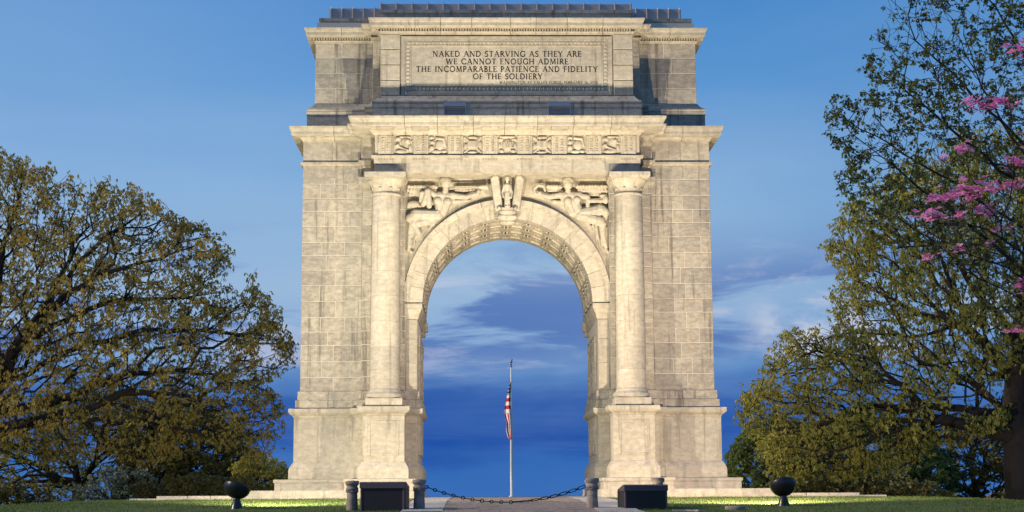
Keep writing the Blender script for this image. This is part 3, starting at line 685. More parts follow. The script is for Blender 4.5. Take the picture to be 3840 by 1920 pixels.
def metope(x, kind, sgn):
    mb = MB(); y = yf - .03; z = 13.01; s_ = sgn
    if kind == 0:      # curling horn and drum
        mb.ell((x + s_ * .08, y, z + .13), (.17, .09, .15)).ell((x + s_ * .15, y - .06, z + .15), (.07, .07, .07)).capsule((x - s_ * .28, y, z - .03), .05, (x + s_ * .16, y - .02, z - .2), .035)
        mb.ell((x - s_ * .2, y, z + .22), (.12, .08, .08)).ell((x - s_ * .05, y, z - .25), (.26, .08, .08)).ell((x - s_ * .22, y - .03, z - .02), (.08, .08, .07)).ell((x + s_ * .25, y, z - .1), (.06, .06, .12))
        mb.capsule((x - s_ * .1, y, z + .3), .05, (x + s_ * .25, y, z + .29), .05)
    elif kind == 1:    # plumed helmet
        mb.ell((x + s_ * .06, y, z + .0), (.18, .11, .19)).capsule((x - s_ * .06, y, z + .25), .06, (x + s_ * .2, y, z + .22), .06).capsule((x + s_ * .2, y, z + .22), .06, (x + s_ * .27, y, z - .05), .045)
        mb.ell((x - s_ * .22, y, z + .1), (.09, .07, .07)).ell((x - s_ * .24, y, z - .12), (.11, .08, .1)).ell((x - s_ * .05, y, z - .26), (.2, .07, .07)).ell((x + s_ * .22, y, z - .25), (.1, .06, .06)).ell((x - s_ * .24, y, z + .27), (.1, .06, .06))
    elif kind == 2:    # crossed arms and banner
        mb.capsule((x - s_ * .3, y, z - .28), .04, (x + s_ * .3, y, z + .28), .05).capsule((x + s_ * .3, y, z - .28), .04, (x - s_ * .3, y, z + .28), .05)
        mb.box(x - .2, x + .2, y - .06, y + .05, z - .13, z + .17, .03).ell((x - s_ * .27, y, z - .05), (.07, .07, .12)).ell((x + s_ * .27, y, z + .02), (.08, .07, .13)).ell((x, y, z + .28), (.2, .07, .05)).ell((x - .02, y, z - .28), (.2, .06, .05))
    else:              # oval shield with ribbons
        mb.ell((x, y, z), (.19, .09, .23)).ell((x - .25, y, z + .2), (.11, .07, .06)).ell((x + .25, y, z + .2), (.11, .07, .06)).capsule((x - .25, y, z + .3), .05, (x + .25, y, z + .3), .05)
        for q in (-1, 1): mb.ell((x + q * .28, y, z - .02), (.05, .06, .1)).ell((x + q * .22, y, z - .24), (.09, .07, .07))
    for q in range(16):
        a = R.uniform(0, 6.28); rr_ = R.uniform(.2, .33); px, pz = x + rr_ * math.cos(a), z + min(rr_, .32) * math.sin(a)
        mb.capsule((px, y + .01, pz), .022, (px + R.uniform(-.09, .09), y - .02, pz + R.uniform(-.07, .07)), .016)
    return blob(mb, 'metope_relief', SMOOTH, ENT, .012, 1)
for k in range(7):
    metope((k - 3) * 1.29, (0, 1, 2, 3, 2, 1, 0)[k], 1)

# ---- attic
ATT = MB().box(-7.3, 7.3, .4, D - .4, 13.9, 18.2).build('attic', MORTAR, ARCH)
MB().box(-4.75, 4.75, -.80, .6, 13.9, 17.85).box(-4.75, 4.75, D - .6, D + .9, 13.9, 17.85).build('attic_core', SMOOTH, ATT)
at_w = mirror_back([(-7.35, .35), (-5.12, .35), (-5.12, -.12), (5.12, -.12), (5.12, .35), (7.35, .35)])
at_c = [(-4.78, .2), (-4.78, -.95), (4.78, -.95), (4.78, .2)]
for pl, cl, j_, k_ in ((at_w, True, 1.9, 1.0), (at_c, False, 2.4, .95)):
    sweep(pl, [(-.3, 13.93), (.26, 13.93), (.26, 14.46), (.28, 14.47), (.28, 14.60), (-.3, 14.61)], 'attic_base_stone', STONE, ATT, cl, j_, .014, 14)
    sweep(pl, [(-.3, 14.615), (.27, 14.615), (.28, 14.67), (.26, 14.72), (.17, 14.77), (.08, 14.86), (.02, 14.96), (-.3, 14.97)], 'attic_moulding_stone', STONE, ATT, cl, j_ * 1.2, .014, 15)
MB().prism_z(inset(at_w, .014), 14.9, 17.4).build('attic_wall', MORTAR, ATT)
azs = [14.975, 15.57, 16.17, 16.77, 17.36]
for sx in (-1, 1):
    x0, x1 = sorted((sx * 7.35, sx * 5.12)); course_stones(x0, x1, .35, azs, ATT, .3, (.75, 1.3), seed=50 + sx)
    x0, x1 = sorted((sx * 5.12, sx * 4.78)); 
    for a, b in zip(azs[:-1], azs[1:]): block(x0, x1, -.12, .1, a, b, ATT)
    x0, x1 = sorted((sx * 4.78, sx * 4.02))
    for a, b in zip(azs[:-1], azs[1:]): block(x0, x1, -.95, -.5, a, b, ATT, SMOOTH)
    fl = MB()
    for i_, (a, b) in enumerate(zip(azs[:-1], azs[1:])):
        cuts = [.66, 1.9 + .4 * (i_ % 2), 3.3 + .3 * (i_ % 2), D - .36]
        for p, q in zip(cuts[:-1], cuts[1:]): fl.box(*sorted((sx * 7.1, sx * 7.35)), p + .008, q - .008, a + .008, b - .008, .01)
    fl.build('flank_facing', STONE, ATT)
# inscription panel
PAN = MB().box(-3.62, 3.62, -.835, -.6, 15.33, 17.0).build('inscription_panel', SMOOTH, ARCH)
for i in range(6): MB().box(-3.6 + 1.2 * i + .004, -2.4 + 1.2 * i - .004, -.84, -.7, 15.38, 16.95, .004).build('panel_slab', SMOOTH, PAN)
pf = MB()
def frame(mb, x, z0, z1, w, y0, y1, c=.012):
    mb.box(-x, -x + w, y0, y1, z0, z1, c); mb.box(x - w, x, y0, y1, z0, z1, c); mb.box(-x + w, x - w, y0, y1, z1 - w, z1, c); mb.box(-x + w, x - w, y0, y1, z0, z0 + w, c)
frame(pf, 3.99, 15.0, 17.3, .12, -.91, -.6); frame(pf, 3.872, 15.118, 17.182, .05, -.895, -.6); frame(pf, 3.82, 15.17, 17.13, .17, -.865, -.6); frame(pf, 3.655, 15.335, 16.965, .055, -.885, -.6)
pf.build('panel_frame', SMOOTH, PAN)
eg = MB()
x = -3.7
while x < 3.75:
    for z in (15.255, 17.045): eg.ell((x, -.865, z), (.055, .016, .07), 8).ell((x + .075, -.865, z), (.018, .013, .065), 6)
    x += .15
z = 15.42
while z < 16.95:
    for xx in (-3.735, 3.735): eg.ell((xx, -.865, z), (.07, .016, .055), 8)
    z += .15
o = eg.build('egg_and_dart', SMOOTH, PAN, True); o['kind'] = 'stuff'

# lettering, drawn as roman capitals: (points, width) strokes plus serifs
T_, H_ = .145, .075
def arcp(cx, cy, rx, ry, a0, a1, n=12): return [(cx + rx * math.cos(math.radians(a0 + (a1 - a0) * i / n)), cy + ry * math.sin(math.radians(a0 + (a1 - a0) * i / n))) for i in range(n + 1)]
def glyph(c):
    S = lambda x, y=0: ([(x - .13, y + (.022 if y < .5 else -.022)), (x + .13, y + (.022 if y < .5 else -.022))], .05)
    st_ = lambda x: [([(x, 0), (x, 1)], T_), S(x), S(x, 1)]
    tk = lambda x, y0, y1: ([(x, y0), (x, y1)], .05)
    G = {
     'A': (.86, [([(.09, 0), (.43, 1)], H_), ([(.43, 1), (.77, 0)], T_), ([(.21, .34), (.64, .34)], H_), S(.09), S(.77)]),
     'B': (.64, st_(.15) + [(arcp(.2, .76, .3, .22, 90, -90), T_ * .85), (arcp(.2, .27, .37, .25, 90, -90), T_ * .85), ([(.15, .98), (.25, .98)], H_), ([(.15, .53), (.25, .53)], H_), ([(.15, .02), (.25, .02)], H_)]),
     'C': (.86, [(arcp(.5, .5, .42, .48, 42, 318, 20), T_ * .85), tk(.82, .70, .95), tk(.82, .05, .28)]),
     'D': (.86, st_(.15) + [(arcp(.28, .5, .48, .48, 90, -90, 16), T_ * .85), ([(.15, .98), (.3, .98)], H_), ([(.15, .02), (.3, .02)], H_)]),
     'E': (.62, st_(.15) + [([(.15, .965), (.55, .965)], H_), ([(.15, .51), (.48, .51)], H_), ([(.15, .035), (.58, .035)], H_), tk(.55, .8, 1), tk(.48, .4, .62), tk(.58, 0, .2)]),
     'F': (.60, st_(.15) + [([(.15, .965), (.55, .965)], H_), ([(.15, .51), (.48, .51)], H_), tk(.55, .8, 1), tk(.48, .4, .62)]),
     'G': (.9, [(arcp(.5, .5, .42, .48, 42, 310, 20), T_ * .85), tk(.82, .70, .95), ([(.79, .08), (.79, .42)], T_), S(.79, .44)]),
     'H': (.88, st_(.15) + st_(.73) + [([(.15, .51), (.73, .51)], H_)]),
     'I': (.34, st_(.17)),
     'K': (.80, st_(.15) + [([(.2, .42), (.66, 1)], H_), ([(.32, .56), (.72, 0)], T_), S(.66, 1), S(.72)]),
     'L': (.62, st_(.15) + [([(.15, .035), (.58, .035)], H_), tk(.58, 0, .22)]),
     'M': (1.02, [([(.13, 0), (.2, 1)], H_), ([(.2, 1), (.51, .05)], T_), ([(.51, .05), (.82, 1)], H_), ([(.82, 1), (.89, 0)], T_), S(.13), S(.89), S(.15, 1), S(.86, 1)]),
     'N': (.9, [([(.14, 0), (.14, 1)], H_), ([(.14, 1), (.75, 0)], T_), ([(.75, 0), (.75, 1)], H_), S(.14), S(.11, 1), S(.75, 1)]),
     'O': (.96, [(arcp(.48, .5, .4, .47, 0, 360, 28), T_ * .82)]),
     'P': (.62, st_(.15) + [(arcp(.22, .72, .33, .26, 90, -90), T_ * .85), ([(.15, .98), (.25, .98)], H_), ([(.15, .46), (.25, .46)], H_)]),
     'R': (.74, st_(.15) + [(arcp(.22, .74, .32, .24, 90, -90), T_ * .85), ([(.15, .98), (.25, .98)], H_), ([(.15, .5), (.25, .5)], H_), ([(.33, .5), (.68, 0)], T_), S(.68)]),
     'S': (.58, [(arcp(.3, .74, .2, .23, 40, 250, 12) + arcp(.27, .27, .23, .25, 80, -140, 12), T_ * .85), tk(.49, .76, .96), tk(.06, .04, .25)]),
     'T': (.74, [([(.37, 0), (.37, 1)], T_), ([(.05, .965), (.69, .965)], H_), S(.37), tk(.05, .78, 1), tk(.69, .78, 1)]),
     'U': (.84, [([(.15, 1), (.15, .35)] + arcp(.42, .33, .27, .32, 180, 360, 12) + [(.69, 1)], T_ * .8), S(.15, 1), S(.69, 1)]),
     'V': (.84, [([(.08, 1), (.42, 0)], T_), ([(.42, 0), (.76, 1)], H_), S(.08, 1), S(.76, 1)]),
     'W': (1.16, [([(.08, 1), (.35, 0)], T_), ([(.35, 0), (.58, .95)], H_), ([(.58, .95), (.82, 0)], T_), ([(.82, 0), (1.08, 1)], H_), S(.08, 1), S(1.08, 1), S(.58, 1)]),
     'Y': (.80, [([(.08, 1), (.4, .48)], T_), ([(.4, .48), (.72, 1)], H_), ([(.4, 0), (.4, .5)], T_), S(.4), S(.08, 1), S(.72, 1)]),
     '1': (.4, [([(.2, 0), (.2, 1)], T_), ([(.2, 1), (.08, .82)], H_), S(.2)]),
     '6': (.6, [(arcp(.3, .28, .22, .26, 0, 360, 20), T_ * .8), (arcp(.52, .3, .44, .68, 120, 180, 8), T_ * .8)]),
     '7': (.58, [([(.06, .965), (.52, .965)], H_), ([(.52, .965), (.22, 0)], T_)]),
     '8': (.6, [(arcp(.3, .75, .18, .22, 0, 360, 18), T_ * .75), (arcp(.3, .27, .22, .25, 0, 360, 18), T_ * .8)]),
     ',': (.3, [([(.12, .06), (.07, -.16)], T_)]),
    }
    return G[c]
def text_words(txt, x0, x1, zc, h, y, bold=1.0):
    adv = 0; words = [[]]
    for c in txt:
        if c == ' ': adv += .52; words.append([]); continue
        w, s_ = glyph(c); words[-1].append((adv, s_)); adv += w + .12
    total = adv - .12; kx = (x1 - x0) / total
    for wd_ in words:
        mb = MB()
        for a, strokes in wd_:
            for pts, w in strokes:
                w *= bold
                for (p, q) in zip(pts[:-1], pts[1:]):
                    P = Vector(((a + p[0]) * kx, p[1] * h)); Q = Vector(((a + q[0]) * kx, q[1] * h)); d = Q - P
                    if d.length < 1e-6: continue
                    d.normalize(); n_ = Vector((-d.y, d.x)) * w * h * .5; e = d * w * h * .12
                    mb.add([(x0 + v.x, y, zc - h / 2 + v.y) for v in (P - n_ - e, Q - n_ + e, Q + n_ + e, P + n_ - e)], [(0, 1, 2, 3)])
        yield mb
yl = -.8435
for txt, x0, x1, z, h in (('NAKED AND STARVING AS THEY ARE', -2.80, 2.83, 16.62, .215), ('WE CANNOT ENOUGH ADMIRE', -2.30, 2.33, 16.325, .215),
        ('THE INCOMPARABLE PATIENCE AND FIDELITY', -3.42, 3.44, 16.03, .215), ('OF THE SOLDIERY', -1.28, 1.35, 15.745, .215)):
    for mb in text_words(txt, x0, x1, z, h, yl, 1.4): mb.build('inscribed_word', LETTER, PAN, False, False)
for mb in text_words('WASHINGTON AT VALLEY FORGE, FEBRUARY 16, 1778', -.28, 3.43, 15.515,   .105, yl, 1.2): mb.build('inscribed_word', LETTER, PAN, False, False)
next(text_words('W', -.11, .11, 13.01, .21, -1.353, .8)).build('monogram', FAINT, ENT, False, False)

# attic cornice
acp = lambda k: [(-.4, 17.36), (.03, 17.36), (.04, 17.42), (.07, 17.45), (-.03, 17.455), (-.03, 17.565), (.14 * k + .02, 17.57), (.33 * k, 17.585), (.35 * k, 17.60), (.35 * k, 17.72), (.38 * k, 17.75), (.42 * k, 17.83), (.43 * k, 17.88), (-.4, 17.92)]
sweep(at_w, acp(.95), 'attic_cornice_stone', SMOOTH, ATT, True, 1.7, .014, 21)
sweep(at_c, acp(1.0), 'attic_cornice_stone', SMOOTH, ATT, False, 1.22, .014, 22)
dn = MB()
x = -4.74
while x < 4.75: dn.box(x - .03, x + .03, -.95 - .135, -.9, 17.47, 17.568); x += .10
for sx in (-1, 1):
    x = 5.2
    while x < 7.4: dn.box(*sorted((sx * x - .03, sx * x + .03)), .35 - .135, .4, 17.47, 17.568); x += .10
    y = .45
    while y < D - .3: dn.box(*sorted((sx * 7.3, sx * 7.485)), y - .03, y + .03, 17.47, 17.568); y += .10
    y = -.9
    while y < -.2: dn.box(*sorted((sx * 4.7, sx * 4.915)), y - .03, y + .03, 17.47, 17.568); y += .10
o = dn.build('dentil_course', SMOOTH, ATT); o['kind'] = 'stuff'
# blocking course and lead roof
bw = mirror_back([(-7.2, .55), (7.2, .55)]); bc = mirror_back([(-4.78, -.3), (4.78, -.3)])
sweep(bw, [(-.3, 17.9), (0, 17.9), (0, 18.28), (.04, 18.30), (.04, 18.42), (-.3, 18.44)], 'blocking_stone', STONE, ATT, True, 1.9, .014, 31)
sweep(bc, [(-.3, 17.9), (0, 17.9), (0, 18.36), (.05, 18.38), (.05, 18.50), (-.3, 18.52)], 'blocking_stone', STONE, ATT, True, 2.6, .014, 32)
ROOF = MB().prism_z(mirror_back([(-6.85, .75), (6.85, .75)]), 18.3, 18.88).prism_z(mirror_back([(-4.84, -.18), (4.84, -.18)]), 18.49, 18.78).build('roof', LEAD, ARCH)
for k in range(17):
    x = -4.8 + k * 9.6 / 16; MB().box(x - .025, x + .025, -.22, D + .22, 18.50, 18.83, .005).build('standing_seam', LEAD, ROOF)
for sx in (-1, 1):
    for k in range(5):
        x = sx * (5.1 + k * .425); MB().box(x - .025, x + .025, .70, D - .7, 18.44, 18.92, .005).build('standing_seam', LEAD, ROOF)
# louvred vents in the attic base
for x in (-1.955, 1.955):
    vn = MB(); frame_ = [(-.42, -.39), (.39, .42)]
    for a, b in frame_: vn.box(x + a, x + b, -1.25, -1.1, 14.14, 14.64)
    vn.box(x - .39, x + .39, -1.25, -1.1, 14.50, 14.64).box(x - .39, x + .39, -1.25, -1.1, 14.14, 14.17)
    V_ = vn.build('louvre_vent', LOUVRE, ARCH)
    for q in range(5):
        z = 14.2 + q * .06; MB().add([(x - .39, -1.255, z - .02), (x + .39, -1.255, z - .02), (x + .39, -1.19, z + .04), (x - .39, -1.19, z + .04), (x - .39, -1.243, z - .02), (x + .39, -1.243, z - .02), (x + .39, -1.18, z + .045), (x - .39, -1.18, z + .045)],
            [(0, 1, 2, 3), (4, 7, 6, 5), (0, 4, 5, 1), (3, 2, 6, 7), (0, 3, 7, 4), (1, 5, 6, 2)]).build('slat', LOUVRE, V_)

# terrace kerbs on either side of the steps
for sx in (-1, 1):
    side = 'left' if sx < 0 else 'right'
    K = thing('terrace_kerb', f'low pale stone kerb running out from the {side} side of the arch', 'kerb', (sx * 11.1, -2.1, 0), 'terrace kerbs')
    xs = [9.77, 10.55, 11.35, 12.45]
    for a, b in zip(xs[:-1], xs[1:]):
        x0, x1 = sorted((sx * a, sx * b)); MB().box(x0 + .012, x1 - .012, -2.45, -1.9, -.2, .13, .015).build('kerb_stone', SMOOTH, K)
    x0, x1 = sorted((sx * 8.3, sx * 13.3))
    v = [(x0 if sx > 0 else x0, -2.85, -.2), (x1, -2.85, -.2), (x1, -2.46, -.2), (x0, -2.46, -.2)]
    MB().box(sorted((sx * 9.77, sx * 13.3))[0], sorted((sx * 9.77, sx * 13.3))[1], -2.85, -2.47, -.3, .045, .01).build('kerb_footing', PAVE, K)

# ------------------------------------------------------------------ lights
def spot(name, loc, aim, e, colr, size=1.9, parent=None, blend=.6):
    ld = bpy.data.lights.new(name, 'SPOT'); ld.energy = e; ld.color = colr; ld.spot_size = size; ld.spot_blend = blend; ld.shadow_soft_size = .06
    o = bpy.data.objects.new(name, ld); o.location = loc; o.rotation_euler = (Vector(aim) - Vector(loc)).to_track_quat('-Z', 'Y').to_euler(); place(o, parent); return o
for (x, zt, ax, rim, lab, colr, en) in ((-8.0, .49, (.28, .40, 1), .34, 'black bowl floodlight on a cone stem, left lawn', (1, .87, .62), 1.4), (7.62, .50, (-.10, .62, 1), .35, 'black bowl floodlight on a cone stem, right lawn', (1, .77, .55), 1.35)):
    y = -13.5; zb = float(hz(x, y)); T = thing('floodlight', lab, 'floodlight', (x, y, zb), 'bowl floodlights on the lawn')
    MB().lathe([(.195, 0), (.19, .02), (.172, .06), (.095, .30), (.10, .33), (.045, .345)], x, y, 24, zb - .03).build('stem', BLACK, T, True)
    c = Vector((x, y, zb + .56)); axis_ = Vector(ax).normalized(); q = axis_.to_track_quat('Z', 'Y')
    pr = [(.03, -.27), (.12, -.262), (.22, -.225), (.31, -.145), (.365, -.05), (.385, .03), (.388, .065), (.368, .065), (.335, -.04), (.22, -.16), (.03, -.2)]
    v = []; f = []; n = 36
    for r, z in pr:
        for i in range(n): a = 2 * math.pi * i / n; v.append(c + q @ Vector((r * math.cos(a), r * math.sin(a), z)))
    for j in range(len(pr) - 1):
        for i in range(n): f.append((j * n + i, j * n + (i + 1) % n, (j + 1) * n + (i + 1) % n, (j + 1) * n + i))
    f.append(tuple(range(n))[::-1]); f.append(tuple(range((len(pr) - 1) * n, len(pr) * n)))
    B_ = MB().add(v, f).build('bowl', BLACK, T, True)
    lv = [c + q @ Vector((.2 * math.cos(2 * math.pi * i / 20), .2 * math.sin(2 * math.pi * i / 20), -.10)) for i in range(20)]
    MB().add(lv, [tuple(range(20))]).build('lens', LENS, B_)
    for s_ in (-1, 1): MB().tube([c + Vector((s_ * .07, 0, -.24)), c + Vector((s_ * .05, 0, -.34))], .018).build('bracket', BLACK, T)
    spot('lamp', c + axis_ * .0, (x * .9, 0, 12), FLOOD * en, colr, 2.55, B_, .3)
for (x0, x1, zt, rot, lab, colr, en) in ((-4.36, -3.09, .495, -7, 'dark granite floodlight housing left of the path, between two bollards', (1, .88, .64), .9), (2.82, 4.07, .385, 9, 'dark granite floodlight housing right of the path, hiding a bollard', (1, .83, .60), .9)):
    cx, cy = (x0 + x1) / 2, -14.6; w = (x1 - x0) / 2; zb = float(hz(cx, cy)) - .25
    T = thing('floodlight_housing', lab, 'floodlight', (cx, cy, zb), 'granite floodlight housings')
    rotm = Matrix.Translation((cx, cy, 0)) @ Matrix.Rotation(math.radians(rot), 4, 'Z') @ Matrix.Translation((-cx, -cy, 0))
    def turned(mb, name, mat, par):
        mb.v = [tuple(rotm @ Vector(q)) for q in mb.v]; return mb.build(name, mat, par)
    turned(MB().box(cx - w + .02, cx + w - .02, cy - .42, cy - .36, zb, zt - .17, .008), 'back_panel', DARKGR, T)
    for s_ in (-1, 1):
        turned(MB().box(*sorted((cx + s_ * (w - .02), cx + s_ * (w - .08))), cy - .355, cy + .42, zb, zt - .17, .008), 'side_panel', DARKGR, T)
        turned(MB().box(*sorted((cx + s_ * (w - .015), cx + s_ * (w - .07))), cy - .435, cy - .38, zb, zt - .17, .012), 'corner_post', CAPGR, T)
    # sloping cap: high towards the viewer, cut away towards the arch
    e = .0; y0, y1 = cy - .46, cy + .30
    sec = [(y0, zt - .175), (y0, zt - .03), (y0 + .05, zt), (y0 + .14, zt), (y1, zt - .13), (y1, zt - .175)]
    v = [(cx - w, yy, zz_) for yy, zz_ in sec] + [(cx + w, yy, zz_) for yy, zz_ in sec]; m_ = len(sec)
    turned(MB().add(v, [tuple(range(m_)), tuple(range(m_, 2 * m_))[::-1]] + [(i, m_ + i, m_ + (i + 1) % m_, (i + 1) % m_) for i in range(m_)]), 'cap', CAPGR, T)
    turned(MB().add([(cx - w + .1, cy + .40, zb + .2), (cx + w - .1, cy + .40, zb + .2), (cx + w - .1, cy + .28, zt - .2), (cx - w + .1, cy + .28, zt - .2)], [(0, 1, 2, 3)]), 'lens', LENS, T)
    spot('lamp', rotm @ Vector((cx, cy + .5, zt - .15)), (cx * .8, 0, 17.5), FLOOD * en * 2.0, colr, 1.35, T, 1.0)

# ------------------------------------------------------------------ bollards and chain
def bollard_meshes():
    a = MB().lathe([(.155, -.2), (.150, 0), (.135, .30), (.130, .50), (.1, .51)], 0, 0, 24).mesh('shaft', GRANITE, True)
    b = MB().lathe([(.1, .49), (.150, .50), (.160, .53), (.150, .56), (.135, .575), (.135, .60), (.155, .615), (.172, .64), (.178, .67), (.172, .705), (.15, .72), (.05, .725)], 0, 0, 24).mesh('cap', GRANITE, True)
    mb = MB()
    for k in range(8):
        t = k * math.pi / 4; pts = [(.15 * math.cos(t + d), .15 * math.sin(t + d), .50 - .05 * math.sin(math.pi * (d / .78))) for d in np.linspace(0, .785, 6)]
        mb.tube(pts, .012, 6)
    c = mb.mesh('swag_band', GRANITE, True); return a, b, c
bm_ = bollard_meshes()
for (x, lab) in ((-4.65, 'granite bollard left of the left dark housing, leftmost of four'), (-2.78, 'granite bollard holding the left end of the chain'), (2.06, 'granite bollard holding the right end of the chain'), (3.97, 'granite bollard rising behind the right dark housing')):
    y = -13.9 if x > 3 else -14.5; z = float(hz(x, y)) + (.03 if abs(x) < 3 else 0) - .035
    T = thing('bollard', lab, 'bollard', (x, y, z), 'granite bollards by the path'); sc = 1.20 if x > 0 else 1.18
    for n_, me_ in zip(('shaft', 'cap', 'swag_band'), bm_):
        o = bpy.data.objects.new(n_, me_); C.objects.link(o); o.parent = T; o.scale = (1.11, 1.11, sc)
CH = thing('barrier_chain', 'black iron chain sagging across the path between two bollards', 'chain', (-.36, -14.5, -.05))
A, B = Vector((-2.60, -14.5, .36)), Vector((1.88, -14.5, .36)); sag = .44
cat = [Vector((A.x + (B.x - A.x) * t, -14.5, A.z + (B.z - A.z) * t - sag * (1 - (2 * t - 1) ** 2))) for t in np.linspace(0, 1, 400)]
cum = [0]
for p, q in zip(cat[:-1], cat[1:]): cum.append(cum[-1] + (q - p).length)
def along(s):
    i = int(np.searchsorted(cum, min(max(s, 0), cum[-1] - 1e-4), 'right')) - 1; i = min(i, 398); t = (s - cum[i]) / (cum[i + 1] - cum[i]); return cat[i].lerp(cat[i + 1], t)
def link_mesh(name, L, w, r):
    pts = []; h = L / 2 - w
    for a in np.linspace(-90, 90, 7): pts.append((h + w * math.cos(math.radians(a)), 0, w * math.sin(math.radians(a))))
    for a in np.linspace(90, 270, 7): pts.append((-h + w * math.cos(math.radians(a)), 0, w * math.sin(math.radians(a))))
    return MB().tube(pts, r, 6, True).mesh(name, IRON, True)
ml, ms = link_mesh('link', .20, .034, .0135), link_mesh('ring', .10, .042, .0135)
tot = cum[-1]; nlk = 17; pitch_ = tot / nlk
for k in range(nlk):
    for me_, s0, ln, tw in ((ml, k * pitch_ + pitch_ * .52, .2, math.radians(90 if k < 9 else max(0, 90 - (k - 8) * 14))), (ms, k * pitch_ + pitch_ * .02, .1, math.radians(0 if k < 10 else 75))):
        if s0 < .03: s0 = .03
        p, q = along(s0 - .05), along(s0 + .05); d = (q - p).normalized()
        o = bpy.data.objects.new('link' if me_ is ml else 'ring', me_); C.objects.link(o); o.parent = CH
        sc = pitch_ * .86 / .2 if me_ is ml else 1
        mw = Matrix.Translation(along(s0)) @ Matrix.Rotation(-math.atan2(d.z, d.x), 4, 'Y') @ Matrix.Rotation(tw, 4, 'X') @ Matrix.Diagonal((sc, 1, 1, 1))
        o.matrix_parent_inverse = Matrix.Translation((.36, 14.5, .05)); o.matrix_basis = mw
# small stones in the lawn
x, y = 5.9, -15.5; z = float(hz(x, y))
o = MB().lathe([(.265, -.1), (.275, .0), (.275, .085), (.26, .105), (.1, .115), (.02, .116)], x, y, 32, z).build('stone_marker', GRANITE, None, True); tag(o, 'low round granite stone set in the grass near the right floodlight', 'stone')
v = []
pts = [(4.1, -16.2), (4.45, -16.22), (4.68, -16.32), (4.8, -16.5)]
kb = MB()
for i in range(3):
    (x0, y0), (x1, y1) = pts[i], pts[i + 1]; n_ = Vector((y1 - y0, x0 - x1)).normalized() * .06
    kb.prism_z([(x0 - n_.x, y0 - n_.y), (x1 - n_.x, y1 - n_.y), (x1 + n_.x, y1 + n_.y), (x0 + n_.x, y0 + n_.y)], float(hz(4.4, -16.3)) - .15, float(hz(4.4, -16.3)) + .045)
tag(kb.build('edging_kerb', PAVE), 'short curved pale kerb in the grass beside the right housing', 'kerb')

# ------------------------------------------------------------------ flagpole and flag
FX, FY = 1.12, 45; fz = float(hz(FX, FY))
T = thing('flagpole', 'white flagpole with gilt eagle seen through the arch', 'flagpole', (FX, FY, fz))
MB().lathe([(.2, 0), (.2, .1), (.10, .12), (.095, 2), (.07, 6), (.048, 8.42), (.02, 8.43)], FX, FY, 20, fz).build('pole', WHITE, T, True)
MB().lathe([(.02, 8.42), (.07, 8.43), (.07, 8.47), (.02, 8.48), (.02, 8.55), (.05, 8.58), (.05, 8.62), (.02, 8.66)], FX, FY, 12, fz).build('truck', IRON, T, True)
eg = MB().ell((FX + .03, FY, fz + 8.80), (.07, .06, .12)).ell((FX + .07, FY, fz + 8.93), (.045, .04, .045)).capsule((FX - .02, FY, fz + 8.75), .04, (FX - .12, FY, fz + 8.66), .02)
for s_ in (-1, 1): eg.capsule((FX + .02, FY + s_ * .05, fz + 8.86), .05, (FX - .03, FY + s_ * .14, fz + 8.74), .03)
blob(eg, 'eagle_finial', GOLD, T, .02, 1)
nu, nvv = 18, 60; v = []; uvs = []            # limp cloth: hoist at the pole, the fly fallen down along it in folds
for j in range(nvv + 1):
    t = j / nvv
    wdt = np.interp(t, [0, .06, .25, .42, .55, .62, .72, .85, .96, 1], [.02, .06, .22, .36, .42, .40, .28, .30, .22, .10])
    for i in range(nu + 1):
        q = i / nu
        x = FX - .05 - q * wdt + (.10 * max(0, t - .62) if False else 0); y = FY - .10 + .75 * q * wdt + .07 * math.sin(q * 7 + t * 5) * min(1, t * 3); z = fz + 7.75 - 4.0 * t - .12 * q * (1 - t)
        v.append((x, y, z))
        if t < .27: uv = (.06 + .3 * q, 1 - t * 1.9)
        elif t < .58: uv = (.6 + .1 * q, .46 - (t - .27) * 1.25 - .02 * q)
        else: uv = (.8, .055 + .42 * (((t - .58) * .55 + q * .8) % 1.0))
        uvs.append(uv)
f = [(j * (nu + 1) + i, j * (nu + 1) + i + 1, (j + 1) * (nu + 1) + i + 1, (j + 1) * (nu + 1) + i) for j in range(nvv) for i in range(nu)]
o = MB().add(v, f).build('flag', FLAG, None, True, False); ul = o.data.uv_layers.new(name='UVMap')
for lp in o.data.loops: ul.data[lp.index].uv = uvs[lp.vertex_index]
tag(o, 'limp red, white and blue striped flag hanging from the pole', 'flag')

# ------------------------------------------------------------------ house beyond the hill
T = thing('house', 'house roof showing over the hill beside the right trunk', 'house', (39.6, 62, -4))
MB().box(36.6, 45.5, 59, 67, -7, -1.4).build('wall', HOUSEW, T)
MB().add([(36.0, 58.4, -1.45), (46.1, 58.4, -1.45), (46.1, 67.6, -1.45), (36.0, 67.6, -1.45), (38.9, 63, .35), (43.2, 63, .35)], [(0, 1, 5, 4), (1, 2, 5), (2, 3, 4, 5), (3, 0, 4), (0, 3, 2, 1)]).build('roof', ROOFT, T)
MB().box(41.6, 42.3, 64, 64.7, -.8, .9, .02).build('chimney', ROOFT, T)

